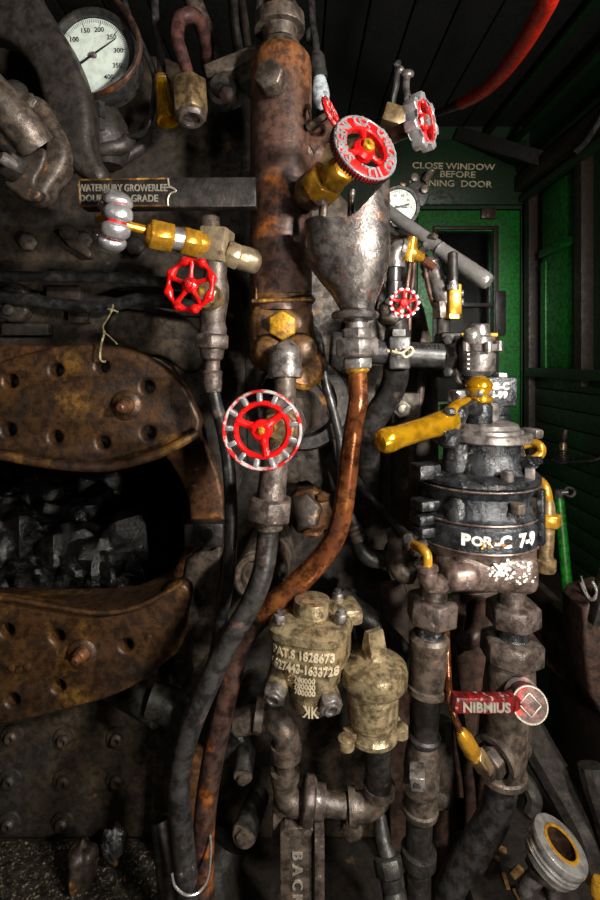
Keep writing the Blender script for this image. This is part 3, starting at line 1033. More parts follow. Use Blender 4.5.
# ---------- main stop valve with the big notched wheel
t = thing('stop_valve', 'front stop valve with big notched red handwheel at centre, finger ribs worn white', 'valve', (272, 500, .69))
wc = P(262, 430, .60)
wa = V(-.10, -1, .02).normalized()
m = MB()
vc = P(283, 425, .695)
m.sph(vc, .032, (1, 1, 1.1), 28)
m.lat((285, 398, .70), (284, 425, .695), [(0, 17), (.3, 19), (.5, 18)], 6)
m.lat((280, 430, .695), (272, 487, .685), [(0, 18), (.4, 15), (1, 14)], 28)
m.build('valve_body', M['nut'], t)
m = MB()
m.lathe(vc, wa, [(0, .026), (.03, .024), (.034, .020), (.05, .018), (.055, .012)], 28)
m.hexw(vc + wa * .034, vc + wa * .048, .023, .2)
m.build('bonnet', M['brassdull'], t)
m = MB().lathe(vc, wc - vc, [(0, .007), ((wc - vc).length + .004, .006)], 14)
m.build('stem', M['brass'], t)
wheel_notched(wc, wa, 40.5 * .60 / F, t)
t = thing('union_coupling', 'hexagonal iron union coupling below the big notched red wheel', 'fitting', (268, 525, .685))
m = MB().lat((272, 484, .685), (271, 502, .685), [(0, 13), (.2, 14.5), (.9, 14.5), (1, 12)], 28)
m.build('tail', M['nut'], t)
m = MB().hex((271, 497, .685), (269, 520, .685), 23, .55)
m.build('union_nut', M['nut'], t)
m = MB().lat((269, 517, .685), (268, 530, .685), [(0, 14.5), (.8, 14.5), (1, 12)], 28)
m.build('sleeve', M['dull'], t)
# grey pipe to the floor
m = MB().tube([(268, 522, .685), (267, 545, .685), (262, 575, .68), (250, 605, .675), (230, 640, .67), (208, 685, .665), (188, 735, .665), (179, 780, .665), (182, 830, .67), (187, 880, .675), (190, 920, .68)], 11, n=18)
tag(m.build('drain_pipe', M['hosegrey']), 'grey iron pipe bending from the union down left to the floor', 'pipe', 'drain pipes')
m = MB().tube([(172, 873, .66), (175, 886, .655), (186, 895, .65), (199, 892, .655), (208, 878, .67), (211, 850, .69), (210, 835, .70)], 1.3, n=8)
tag(m.build('wire_loop', M['steel']), 'bare wire loop slung around the two drain pipes near floor', 'wire')

# ---------- brass tee with two small valves on the left of the column
TD = .735
t = thing('tee_fitting', 'grey brass square tee block screwed into the left side of the column', 'fitting', (216, 262, TD))
m = MB()
c = P(216, 246, TD)
R_ = Matrix.Rotation(.12, 3, 'Y') @ Matrix.Rotation(-.25, 3, 'Z')
m.box(c, (.041, .038, .050), R_, .003)
m.build('body', M['brassgrey'], t)
m = MB().lat((211, 232, TD), (209, 217, TD), [(0, 9.5), (.85, 9.5), (1, 8)], 24)
for i in range(6):
    m.torus(P(210.9 - i * .3, 230 - i * 2.2, TD), P(209, 217, TD) - P(211, 232, TD), .0138, .0008, .0008, 24, 6)
m.build('threaded_plug', M['dull'], t)
m = MB().hex((226, 252, TD), (240, 258, .74), 14, .3)
m.lat((236, 256, .74), (262, 264, .76), [(0, 11), (.2, 12.5), (.8, 12.5), (1, 10)], 24)
m.build('nipple', M['brassgrey'], t)

t = thing('needle_valve', 'brass valve with silver ribbed handwheel seen edge on, in front of the nameplate bar', 'valve', (160, 236, .70))
wc = P(113, 222, .665)
en = P(206, 245, TD)
wa = (wc - en).normalized()
m = MB()
m.torus(wc, wa, .029, .0075, .0125, 44, 10)
spokes(m, wc, wa, .008, .028, 4, .0035)
m.lathe(wc - wa * .008, wa, [(0, .008), (.006, .011), (.016, .011), (.02, .008)], 20)
w = m.build('handwheel', M['red'], t)
m = MB()
u_, v_, a_ = frame(wa)
for i in range(9):
    an = 2 * PI * i / 9 + .12
    e = u_ * math.cos(an) + v_ * math.sin(an)
    b = e.cross(a_)
    q = MB().sph((0, 0, 0), 1, n=22)
    sq_ = lambda x_: math.copysign(abs(x_) ** .75, x_)
    m.add([wc + e * (.0335 + sq_(p.x) * .0085 - .004 * p.z * p.z) + b * sq_(p.y) * .0112 + a_ * sq_(p.z) * .0185 for p in q.v], q.f)
m.build('rim_rib', M['silver'], w)
m = MB().lathe(wc + wa * .012, wa, [(0, .006), (.008, .006), (.01, .004)], 6)
m.build('hub_nut', M['brass'], w)
m = MB().lathe(wc, -wa, [(0, .0065), (.045, .0065)], 18)
m.build('stem', M['brass'], t)
m = MB().hex((148, 233, .688), (172, 238, .705), 16, .3)
m.lat((146, 232.5, .688), (150, 233.5, .69), [(0, 9), (.6, 12), (1, 13)], 24)
m.build('packing_nut', M['brass'], t)
m = MB().lat((172, 238, .703), (182, 240, .71), [(0, 12), (1, 12)], 24)
m.build('sleeve', M['steel'], t)
m = MB().hex((180, 239.5, .71), (198, 244, .725), 15, .3)
m.lat((196, 243, .722), (206, 245.5, .73), [(0, 12), (.6, 12), (1, 11)], 24)
m.build('union_nut', M['brass'], t)

t = thing('drain_valve', 'small valve with all red lobed handwheel below the brass tee', 'valve', (214, 320, .73))
wc = P(190, 285, .655)
wa = V(-.30, -1, .05).normalized()
bc = P(213, 300, .735)
m = MB()
m.lat((216, 262, TD), (214, 300, TD), [(0, 12), (.3, 11), (.6, 14), (1, 15)], 24)
m.lat((214, 296, TD), (212, 330, TD), [(0, 15), (.6, 13), (1, 12)], 24)
m.build('body', M['dull'], t)
m = MB()
bd = (wc - bc)
m.lathe(bc, bd, [(0, .022), (.4 * bd.length, .019), (.42 * bd.length, .013), (.6 * bd.length, .011)], 24)
m.hexw(bc + bd * .3, bc + bd * .46, .019, .2)
m.build('bonnet', M['brassdull'], t)
m = MB().lathe(bc, bd, [(0, .005), (bd.length, .005)], 12)
m.build('stem', M['brass'], t)
wheel_lobed(wc, wa, 29.5 * .655 / F, t, 8, 5, False, .25)
t = thing('union_coupling', 'small grey union coupling below the lobed red wheel, above the black hose', 'fitting', (212, 390, .735))
m = MB().lat((213, 322, .735), (212, 352, .735), [(0, 12), (.2, 14), (.5, 14), (1, 12)], 24)
m.build('tail', M['nut'], t)
m = MB().hex((212.5, 334, .735), (212, 349, .735), 18, .4)
m.build('union_nut', M['nut'], t)
m = MB().lat((212, 348, .735), (212, 374, .735), [(0, 13), (.4, 11), (.5, 8), (1, 8)], 24)
m.lat((212, 370, .735), (212.5, 392, .735), [(0, 9), (.1, 10.5), (.4, 9.5), (.6, 10), (1, 8.5)], 24)
m.build('hose_ferrule', M['nut'], t)
m = MB().tube([(212, 386, .735), (216, 405, .735), (223, 430, .74), (229, 470, .745), (231, 520, .75), (229, 570, .75), (222, 615, .76), (214, 660, .79), (205, 700, .83)], 6.5, n=14)
tag(m.build('hose', M['hose']), 'thin black hose hanging from the small union left of the big wheel', 'hose', 'black hoses')

# ---------- funnel
FD = .68
t = thing('funnel', 'grey cast iron funnel with tall scooped lip right of the column', 'funnel', (354, 322, FD))
k = FD / F
cz = P(354, 0, FD)
prof = [(322, 356, 12, 12), (312, 356, 15, 15), (304, 356, 19, 18), (294, 355, 24, 22), (281, 352, 32, 27), (265, 348.5, 40, 32), (248, 346.5, 43, 33), (232, 346.5, 43, 33)]


def fring(py, cx, rx, ry, top=False, off=0.0, n=48):
    ring = []
    for j in range(n):
        th = 2 * PI * j / n
        x, y = math.cos(th), math.sin(th)
        x = math.copysign(abs(x) ** .85, x); y = math.copysign(abs(y) ** .85, y)
        wx = P(cx, 0, FD).x + x * (rx * k - off)
        wy = FD + y * (ry * k - off)
        yy = py
        if top:
            px_ = cx + x * rx
            s = min(1, max(0, (px_ - 348) / 40))
            yy = py - 44 * s ** 1.1 - (3 if x < -.6 else 0)
        ring.append(V(wx, wy, EZ + (HY - yy) * k))
    return ring


m = MB()
ro = [fring(*p) for p in prof] + [fring(226, 346.5, 42.5, 33, True)]
ri = [fring(225, 346.5, 42, 33, True, .0045), fring(246, 347, 40, 31.5, False, .005), fring(278, 349, 33, 28, False, .005), fring(300, 354, 20, 19, False, .005)]
m.loft(ro + ri)
m.build('bowl', M['grey'], t)
m = MB().torus(V(P(355, 0, FD).x, FD, EZ + (HY - 315.5) * k), Z1, 19 * k, 5 * k, 4.5 * k, 40, 10)
m.lat((355.5, 312, FD), (355.5, 319, FD), [(0, 20), (1, 20)], 32)
m.build('flange', M['grey'], t)
t = thing('union_coupling', 'stacked hex union coupling under the funnel, top of the copper pipe', 'fitting', (357, 372, FD))
m = MB().lat((356, 318, FD), (356.5, 340, FD), [(0, 10), (.5, 11), (1, 11)], 24)
m.hex((356, 328, FD), (356.5, 340, FD), 15, .5)
m.build('nipple', M['fit'], t)
m = MB().hex((356.5, 338, FD), (357, 357, FD), 23, .55)
m.build('union_nut', M['fit'], t)
m = MB().hex((357, 357, FD), (357.5, 369, FD), 15, .45)
m.build('lower_nut', M['steel'], t)
m = MB().lat((357.5, 368, FD), (358, 373, FD), [(0, 12), (.6, 12), (1, 10)], 24)
m.build('ring', M['brass'], t)
t = thing('copper_drain_pipe', 'bent shiny copper pipe running from below the funnel down to the left', 'pipe', (300, 590, .69))
m = MB().tube([(357, 366, .68), (358, 385, .68), (358, 402, .68), (354, 425, .682), (350, 455, .685), (346, 490, .688), (341, 520, .69), (331, 545, .695), (312, 569, .70), (285, 595, .705), (262, 614, .71)],
              [9.5, 9.5, 9.8, 9.5, 9.8, 10, 10.2, 10.6, 11, 11.5, 12], n=20)
m.build('upper_run', M['copper'], t)
m = MB().tube([(268, 609, .708), (250, 628, .712), (238, 650, .715), (229, 685, .715), (220, 725, .715), (211, 770, .715), (205, 815, .715), (203, 860, .715), (204, 915, .715)], 11, n=18)
m.build('lower_run', M['copperdull'], t)

# ---------- top right valves over the funnel
t = thing('globe_valve', 'yellow brass valve with flat red wheel lettered around its rim', 'valve', (325, 180, .70))
wc = P(364, 150, .615)
wa = V(.18, -1, .06).normalized()
wa = V(.50, -1, .32).normalized()
R = 36.5 * .615 / F
m = MB()
m.lathe(wc, wa, [(-.006, R * .62), (-.005, R * .97), (-.003, R), (.003, R), (.005, R * .97), (.006, R * .90), (.006, R * .64), (.004, R * .60), (-.004, R * .60), (-.006, R * .62)], 72, caps=False)
spokes(m, wc, wa, R * .15, R * .68, 3, R * .085, 1.45)
m.lathe(wc - wa * .012, wa, [(0, R * .2), (.006, R * .33), (.014, R * .33), (.019, R * .24)], 28)
w = m.build('handwheel', M['red'], t)
u_, v_, a_ = frame(wa)
if u_.x < 0:
    u_ = -u_
m = MB()
for i in range(64):
    an = 2 * PI * i / 64
    e = u_ * math.cos(an) + v_ * math.sin(an)
    m.bar(wc + e * R * .99 - a_ * .0055, wc + e * R * .99 + a_ * .0045, .0022, .003, e, .0004)
m.build('rim_serration', M['ink'], w)
m = MB()
m.torus(wc + wa * .0052, wa, R * .965, .0016, .0012, 72, 6)
m.build('worn_edge', M['silver'], w)
m = MB()
txt = 'SARGENT CO. CHICAGO ILL. '
for i, ch in enumerate(txt):
    if ch == ' ':
        continue
    an = math.radians(218 - i * 360 / len(txt))
    e = u_ * math.cos(an) + v_ * math.sin(an)
    ti = u_ * math.sin(an) - v_ * math.cos(an)
    m.text(ch, .0185, wc + e * R * .79 + wa * .0064, ti, e, .0012, bold=.0008, xs=.95)
m.build('raised_lettering', M['silver'], w)
m = MB().hexw(wc + wa * .005, wc + wa * .013, R * .19, .3)
m.lathe(wc + wa * .012, wa, [(0, .0035), (.004, .003)], 12)
m.build('hub_nut', M['brass'], w)
sc_ = wc - wa * .075
m = MB().lathe(wc, -wa, [(0, .0045), (.08, .0045)], 14)
m.build('stem', M['brass'], t)
p1, p2 = P(345, 168, .655), P(322, 184, .70)
m = MB().hexw(P(347, 166, .645), P(331, 179, .672), .0215, .4)
b = m.build('packing_nut', M['brass'], t)
m = MB().lathe(P(336, 174, .67), p2 - P(336, 174, .67), [(0, .015), (.012, .019), (.03, .02), (.05, .022)], 24)
m.hexw(P(329, 178, .68), P(316, 191, .70), .029, .2)
m.build('bonnet', M['brass'], t)
m = MB().lathe(P(322, 184, .695), P(306, 196, .745) - P(322, 184, .695), [(0, .022), (.02, .027), (.035, .027), (.04, .02), (.07, .02)], 28)
m.sph(P(314, 190, .72), .026, n=20)
m.build('valve_body', M['brassdull'], t)
m = MB().lat((324, 200, .69), (322, 236, .69), [(0, 4.5), (1, 4.5)], 14)
m.lat((320, 196, .69), (323, 206, .69), [(0, 9), (.7, 8), (1, 6)], 18)
m.build('drain_tube', M['dull'], t)
m = MB().lat((352, 190, .70), (349, 240, .70), [(0, 3.5), (1, 3.5)], 12)
tag(m.build('drip_rod', M['fit']), 'thin grey vertical drip rod dropping into the funnel mouth', 'rod')

t = thing('gauge_cock', 'upper valve with red and silver lobed wheel seen at an angle by the red pipe', 'valve', (380, 150, .72))
wc = P(421, 123, .66)
wa = V(.95, -.78, .06).normalized()
wheel_cog(wc, wa, 27 * .66 / F, t)
sp_ = P(345, 158, .80)
m = MB().lathe(wc, sp_ - wc, [(0, .005), (.02, .005), (.021, .0105), (.10, .0105), (.11, .012)], 18)
m.build('stem', M['copperdull'], t)
m = MB().hexw(P(383, 141, .725), P(366, 148, .76), .017, .2)
m.build('packing_nut', M['brassdull'], t)
m = MB().lathe(P(362, 149, .765), P(318, 160, .80) - P(362, 149, .765), [(0, .018), (.05, .02), (.06, .024), (.08, .02)], 22)
m.build('body', M['brassdull'], t)
m = MB()
c = P(394, 118, .76)
m.box(c, (.035, .03, .028), Matrix.Rotation(.3, 3, 'Y'), .002)
m.build('bracket', M['brassdull'], t)
t = thing('edge_valve', 'small worn dark red handwheel seen edge on left of the lettered wheel', 'valve', (322, 120, .76))
wc = P(331, 113, .73)
wa = V(.9, -.45, .35).normalized()
m = MB()
m.torus(wc, wa, .021, .004, .004, 40, 8)
spokes(m, wc, wa, 0.002, .021, 3, .0025)
w = m.build('handwheel', M['redworn'], t)
m = MB().lathe(wc, -wa, [(0, .005), (.04, .006)], 12)
m.build('stem', M['dull'], t)

# bulb
t = thing('lamp_bulb', 'unlit frosted glass bulb hanging in a dark socket right of the column', 'lamp', (320, 100, .85))
m = MB().lat((319, 76, .85), (321, 110, .85), [(0, 5), (.1, 7), (.3, 8.5), (.6, 9.8), (.8, 8.5), (.93, 5), (1, 1)], 24)
m.build('glass_bulb', M['bulb'], t)
m = MB().lat((316, 52, .85), (319, 78, .85), [(0, 5), (.2, 8), (.9, 8.5), (1, 7)], 20)
m.lat((318.5, 72, .85), (319, 78, .85), [(0, 8.5), (1, 8.5)], 20)
m.build('socket', M['lever'], t)
m = MB().tube([(310, -30, .88), (312, 20, .87), (315, 40, .86), (316, 56, .85)], 4)
m.build('cord', M['hose'], t)
m = MB().sph(P(311, 36, .87), .012, (1, .8, 1.3), 14)
m.build('clamp', M['lever'], t)

# black valve lever top
t = thing('shutoff_cock', 'slim black cock with crossed thumb piece above the angled red wheel', 'valve', (393, 125, .95))
m = MB().tube([(388, 135, .97), (393, 100, .96), (396, 85, .95), (398, 62, .95)], 3.5, n=10)
m.build('rod', M['lever'], t)
m = MB().tube([(408, 98, .93), (406, 88, .94), (407, 74, .94)], 3.5, n=10)
m.sph(P(408, 74, .94), .011, (1.1, .8, .8), 12).sph(P(400, 70, .945), .008, n=12)
m.tube([(396, 64, .95), (402, 72, .945), (411, 72, .94)], 3, n=10)
m.build('thumb_piece', M['fit'], t)

# ---------- twin cap bronze valve (patent lettering)
BD = .68
t = thing('bronze_check_valve', 'round capped bronze valve with raised PAT.S patent numbers, lower centre', 'valve', (312, 725, BD))
kb = BD / F
ax = P(312, 660, BD)


def zb(py):
    return EZ + (HY - py) * kb


m = MB()


OR_ = -.28


def oct_ring(z, r, n=48, sq=.8):
    ring = []
    for j in range(n):
        th = 2 * PI * j / n + PI / 4
        x, y = math.cos(th), math.sin(th)
        s = (abs(x) ** 4 + abs(y) ** 4) ** .25
        q = (1 - sq) + sq / s
        x, y = x * q * r, y * q * r
        ring.append(V(ax.x + x * math.cos(OR_) - y * math.sin(OR_), ax.y + x * math.sin(OR_) + y * math.cos(OR_), z))
    return ring


CB = [(612, 24), (614, 36), (618, 40), (625, 40), (627, 38)]
m.loft([oct_ring(zb(p), r * kb) for p, r in CB])
m.build('cover', M['bronze'], t)
m = MB().lathe(V(ax.x, ax.y, zb(623)), Z1, [(0, 29 * kb), (8 * kb, 27 * kb), (11 * kb, 19.5 * kb), (21 * kb, 18.3 * kb), (24 * kb, 17.5 * kb), (25 * kb, 15 * kb)], 36)
m.build('cap', M['bronze'], t)
m = MB()
RB = 37.5 * kb
zf = lambda py, r, d=BD: EZ + (HY - py) * (d - r) / F
m.lathe(V(ax.x, ax.y, zb(624)), V(0, 0, -1), [(0, RB * .8), (27 * kb, RB * .8), (28 * kb, RB * .88), (29.5 * kb, 32.5 * kb), (48 * kb, 30.5 * kb), (54 * kb, 26 * kb), (57 * kb, 24 * kb), (76 * kb, 22.5 * kb), (82 * kb, 18 * kb), (85 * kb, 9 * kb)], 44)
m.loft([oct_ring(zb(p), r * kb) for p, r in ((624, 36.5), (625, 37.5), (650, 37.5), (652, 36)) ])
m.build('body', M['bronze'], t)


def fnflat(z):
    R_ = 37.5 * kb

    def sup(th):
        x, y = math.cos(th), math.sin(th)
        s = (abs(x) ** 4 + abs(y) ** 4) ** .25
        q = .2 + .8 / s
        return x * q * R_, y * q * R_

    def fn(p):
        lo, hi = -PI / 2 - 1.0, -PI / 2 + 1.0
        for _ in range(30):
            mid = (lo + hi) / 2
            if sup(mid)[0] < p.x:
                lo = mid
            else:
                hi = mid
        x, y = sup(lo)
        y -= p.z
        return V(ax.x + x * math.cos(OR_) - y * math.sin(OR_), ax.y + x * math.sin(OR_) + y * math.cos(OR_), z + p.y)
    return fn


def wrapz(cx_, cy_, R_, z, a0=0.0):
    def fn(p):
        an = -PI / 2 + a0 + p.x / R_
        rr = R_ + p.z
        return V(cx_ + rr * math.cos(an), cy_ + rr * math.sin(an), z + p.y)
    return fn


m = MB()
m.text('PAT.S 1828673', .0152, None, None, None, .0014, fnflat(zf(657.5, RB)), .0003, .88)
m.text('1627443-1633728', .0152, None, None, None, .0014, fnflat(zf(671, RB)), .0003, .82)
for i in range(3):
    m.text('700000', .0092, None, None, None, .0014, wrapz(ax.x, ax.y, (32.2 - i * .6) * kb, zf(681 + i * 6.6, 31.5 * kb), -.25), .0003, 1.0)
m.text('K', .020, None, None, None, .0012, wrapz(ax.x, ax.y, 23.4 * kb, zf(713, 23 * kb), .08), .0004, .75)
fk = wrapz(ax.x, ax.y, 23.4 * kb, zf(713, 23 * kb), -.24)
m.text('K', .020, None, None, None, .0012, lambda p: fk(V(-p.x, p.y, p.z)), .0004, .75)
m.build('raised_lettering', M['letterbronze'], t)
for x, y, dd in ((280, 629, -.03), (341, 638, -.028), (338, 618, .03)):
    m = MB()
    q = V(P(x, 0, BD + dd).x, BD + dd, zb(611))
    m.hexw(q, q + Z1 * .012, .0085, .2)
    m.lathe(q + Z1 * .011, Z1, [(0, .005), (.005, .005), (.006, .003)], 12)
    m.build('cover_bolt', M['fit'], t)
for s, x, y in ((-1, 274, 697), (1, 331, 707)):
    q = P(x, y, BD - .035)
    b_ = V(q.x - s * .010, q.y + .05, q.z + .018)
    m = MB().lathe(b_, q - b_, [(0, .016), (.045, .0155)], 18)
    e = (q - b_).normalized()
    bk = m.build('side_lug', M['bronze'], t)
    m = MB().hexw(b_ + e * .042, b_ + e * .058, .0155, .3)
    m.lathe(b_ + e * .057, e, [(0, .010), (.003, .009), (.0032, .0065), (.001, .006)], 18)
    m.build('lug_bolt', M['fit'], bk)
m = MB().box(V(ax.x + 33 * kb, ax.y + .02, zb(618)), (.045, .05, .024), Matrix.Rotation(.2, 3, 'Z'), .008)
m.build('side_port', M['bronze'], t)

# second bronze body: strainer with square key head
t = thing('bronze_strainer', 'squat bronze strainer with wedge key on top, right of the patent valve', 'valve', (374, 755, .67))
sx = P(374, 680, .67)
ks = .67 / F


def zs(py):
    return EZ + (HY - py) * ks


m = MB().lathe(V(sx.x, sx.y, zs(685)), Z1, [(0, 27 * ks), (1 * ks, 30 * ks), (5 * ks, 33 * ks), (16 * ks, 33.5 * ks), (21 * ks, 32 * ks), (24 * ks, 28 * ks), (26.5 * ks, 18 * ks), (29 * ks, 13 * ks)], 48)
m.build('bowl_cap', M['bronze'], t)
m = MB().lathe(V(sx.x, sx.y, zs(663)), Z1, [(0, 12.5 * ks), (8 * ks, 12 * ks), (11 * ks, 10.5 * ks), (13 * ks, 10.5 * ks)], 28)
kt = m.build('neck', M['bronze'], t)
m = MB()
z0, z1 = zs(652), zs(630)
w_ = 9.5 * ks
an = .5
ca, sa = math.cos(an), math.sin(an)
rings = []
for z, sxx, syy in ((z0, 1, 1), (z0 + (z1 - z0) * .2, 1.0, .95), (z1 - .004, .98, .45), (z1, .9, .35)):
    rings.append([V(sx.x + (x * sxx * ca - y * syy * sa) * w_, sx.y + (x * sxx * sa + y * syy * ca) * w_, z) for x, y in ((-1, -.85), (1, -.85), (1, .85), (-1, .85))])
m.loft(rings)
m.build('key_head', M['bronze'], kt)
m = MB().lathe(V(sx.x - .002, sx.y, zs(735)), Z1, [(0, 20 * ks), (1 * ks, 25 * ks), (5 * ks, 25 * ks), (8 * ks, 22.5 * ks), (14 * ks, 22 * ks), (16 * ks, 24 * ks), (18 * ks, 24 * ks), (19 * ks, 25 * ks), (48 * ks, 26 * ks), (50 * ks, 25 * ks)], 40)
m.build('body', M['bronze'], t)
for x, y, dd in ((347, 748, .635), (402, 736, .67)):
    m = MB()
    c = P(x, y, dd)
    m.bar(c + V(0, .02, 0), c + V(.0 + (sx.x - c.x) * .5, .03, 0), .02, .012, Z1, .003)
    m.lathe(c + V(0, .012, -.008), Z1, [(0, .011), (.012, .011), (.014, .008)], 14)
    m.build('flange_ear', M['bronze'], t)
m = MB().lathe(V(sx.x - .002, sx.y, zs(736)), V(0, 0, -1), [(-.004, .024), (.002, .024), (.008, .018)], 30)
m.build('base_ring', M['brassdull'], t)

# ---------- pipework under the bronze valves
t = thing('pipe_elbow', 'dull iron elbow pipe run under the patent valve, lower centre', 'pipe', (285, 800, .72))
m = MB().tube([(236, 722, .74), (262, 718, .735), (278, 722, .72), (286, 735, .715), (286, 752, .715)], 13, n=18)
m.lat((255, 715, .735), (263, 716, .735), [(0, 16), (1, 16)], 24)
m.lat((286, 744, .715), (286, 756, .715), [(0, 15.5), (1, 15.5)], 24)
m.build('upper_elbow', M['dull'], t)
m = MB().lat((286, 752, .715), (285, 780, .715), [(0, 9.5), (1, 9.5)], 20)
m.build('riser', M['dull'], t)
m = MB().tube([(285, 772, .715), (285, 788, .715), (290, 800, .712), (304, 804, .71)], 12.5, n=18)
m.lat((285, 770, .715), (285, 778, .715), [(0, 14.5), (1, 14.5)], 24)
m.build('lower_elbow', M['dull'], t)
m = MB().hex((302, 798, .71), (314, 800, .71), 23, .52)
m.lat((312, 800, .71), (324, 802, .71), [(0, 15), (1, 15)], 24)
m.build('union_nut', M['nut'], t)
m = MB().tube([(318, 802, .71), (340, 805, .71), (356, 806, .71)], 11, n=18)
m.build('horizontal_run', M['dull'], t)
m = MB().tube([(350, 806, .71), (366, 806, .71), (377, 797, .71), (379, 783, .71)], 13, n=18)
m.lat((348, 806, .71), (355, 806, .71), [(0, 16), (1, 16)], 24)
m.lat((379, 792, .71), (379, 784, .71), [(0, 16), (1, 16)], 24)
m.build('right_elbow', M['dull'], t)
m = MB().lat((379, 788, .71), (377, 738, .68), [(0, 13), (1, 13)], 20)
m.build('strainer_tail', M['black'], t)
m = MB()
m.lathe(P(352, 832, .73), NY, [(-.03, .016), (0, .016), (.004, .012), (.006, .008)], 18)
m.bar(P(352, 815, .735), P(352, 832, .735), .02, .02)
m.build('hanger', M['dull'], t)
m = MB().lat((366, 806, .712), (366, 806, .74), [(0, 10), (1, 10)], 20)
m.build('stub', M['dull'], t)

t = thing('reverse_pedal', 'flat dull iron foot lever stamped BACK at the bottom centre', 'lever', V(P(297, 0, .70).x, .72, .01))
m = MB()
q = [(280, 834), (285, 829), (308, 827), (313, 830), (313, 1000), (280, 1000)]
vplate(m, [q], .69, .018, .002, False)
m.build('lever_face', M['dull'], t)
m = MB()
c0_, c1_ = P(319, 822, .70), P(319, 1000, .70)
m.bar(c0_, c1_, .014, .04, NY, .002)
m.build('lever_rib', M['nut'], t)
m = MB()
for i, ch in enumerate('BACK'):
    c = P(297, 855 + i * 14.5, .69)
    m.text(ch, .020, V(c.x, .6895, c.z), V(0, 0, -1), V(1, 0, 0), .0016, bold=.0004)
m.build('raised_lettering', M['ribbed'], t)
m = MB()
c = P(290, 818, .73)
m.box(c, (.05, .04, .05), bev=.004)
m.build('pivot_block', M['dull'], t)

# dark studs and flanges left of the bronze valve
for nm, x, y, d, r, dx, dy, lab in (('hose_stub', 243, 775, .74, 9.5, 6, -48, 'upper of two dark stubs pointing down left of the iron elbow'),
                                    ('hose_stub', 244, 834, .74, 12, 14, -36, 'lower and larger dark stub left of the foot lever')):
    t = thing(nm, lab, 'pipe', (x, y, d), 'dark stubs')
    m = MB().tube([(x + dx, y + dy, d + .08), (x + dx * .5, y + dy * .5, d + .03), (x, y, d)], r, n=18)
    m.build('stub', M['lever'], t)
    m = MB().lathe(P(x, y + 1, d), P(x, y, d) - P(x + dx, y + dy, d + .08), [(-.002, r * d / F * 1.05), (.002, r * d / F * .95), (.003, r * d / F * .55), (.009, r * d / F * .5)], 20)
    m.build('end_bolt', M['dull'], t)
t = thing('blind_flange', 'dark oval blind flange behind the rusty drain pipe, lower left of valve', 'flange', (232, 750, .80))
m = MB().lathe(P(232, 735, .80), V(-.3, -1, -.1), [(0, .03), (.008, .034), (.02, .034), (.024, .03), (.026, .018)], 32)
m.lathe(P(232, 735, .80), V(.3, 1, .1), [(0, .022), (.12, .022)], 24)
m.build('flange', M['lever'], t)
m = MB()
for y0, y1 in ((560, 600),):
    m.lathe(P(262, 572, .80), V(-.1, -1, -.1), [(-.12, .04), (0, .042), (.006, .040), (.008, .028), (.002, .026)], 36)
    m.torus(P(258, 578, .79), V(-.1, -1, 0), .034, .006, .006, 36, 8)
tag(m.build('washout_plug', M['dull']), 'round dull washout plug half hidden behind the bent grey pipe', 'plug')
m = MB().tube([(150, 700, .86), (170, 706, .86), (190, 722, .86), (215, 735, .86)], [16, 17, 16, 12], n=16)
m.tube([(108, 690, .90), (135, 700, .88), (160, 712, .86)], [9, 13, 15], n=16)
tag(m.build('ash_lever', M['lever']), 'dark sloping lever bar below the lower fire door', 'lever')
m = MB()
m.bar(P(196, 745, .82), P(190, 850, .82), .025, .012)
tag(m.build('flat_strap', M['ring']), 'flat brown strap standing between the two drain pipes', 'strap')
m = MB()
m.tube([(228, 840, .86), (215, 880, .84), (232, 930, .82)], [20, 26, 22], n=16)
m.tube([(160, 820, .80), (166, 870, .78), (172, 930, .78)], [9, 10, 10], n=14)
tag(m.build('ash_pan_casting', M['arm']), 'dark lumpy casting low behind the drain pipes at bottom left', 'casting')

# plug behind the big wheel's union
t = thing('hex_plug', 'big brown hexagonal plug with ochre rust flakes right of the union nut', 'plug', (300, 515, .80))
m = MB().hex((306, 512, .86), (302, 512, .80), 18, .3)
m.build('plug_head', M['ringdark'], t)
m = MB().lathe(P(310, 509, .90), V(-.15, -1, 0), [(0, .045), (.02, .042), (.03, .03)], 9)
m.sph(P(322, 497, .875), .014, (1, 1, .6), 12, .6)
m.sph(P(312, 533, .86), .014, (1.2, 1, .6), 12, .6, 4)
m.build('seat', M['ring'], t)
# round dark flange behind the wheel
t = thing('steam_flange', 'large dark round flange behind the right of the big red wheel', 'flange', (308, 400, .86))
m = MB().lathe(P(303, 402, .90), NY, [(-.03, .085), (.02, .085), (.028, .08), (.028, .06), (.012, .055)], 48)
m.build('flange', M['black'], t)
m = MB().lathe(P(300, 405, .89), NY, [(0, .05), (.05, .045), (.06, .035), (.11, .032)], 32)
m.build('neck', M['ringdark'], t)
t = thing('cover_plate', 'dull grey brown vertical plate with one yellowish bolt behind the copper pipe', 'plate', (335, 480, .88))
m = MB()
vplate(m, [[(316, 345), (352, 345), (352, 470), (348, 500), (336, 470), (330, 420), (318, 390)]], .885, .012, .003, False)
m.build('plate', M['backhead'], t)
m = MB().lathe(P(340, 404, .885), NY, [(0, .010), (.005, .009), (.006, .006)], 14)
m.build('bolt', M['brassdull'], t)
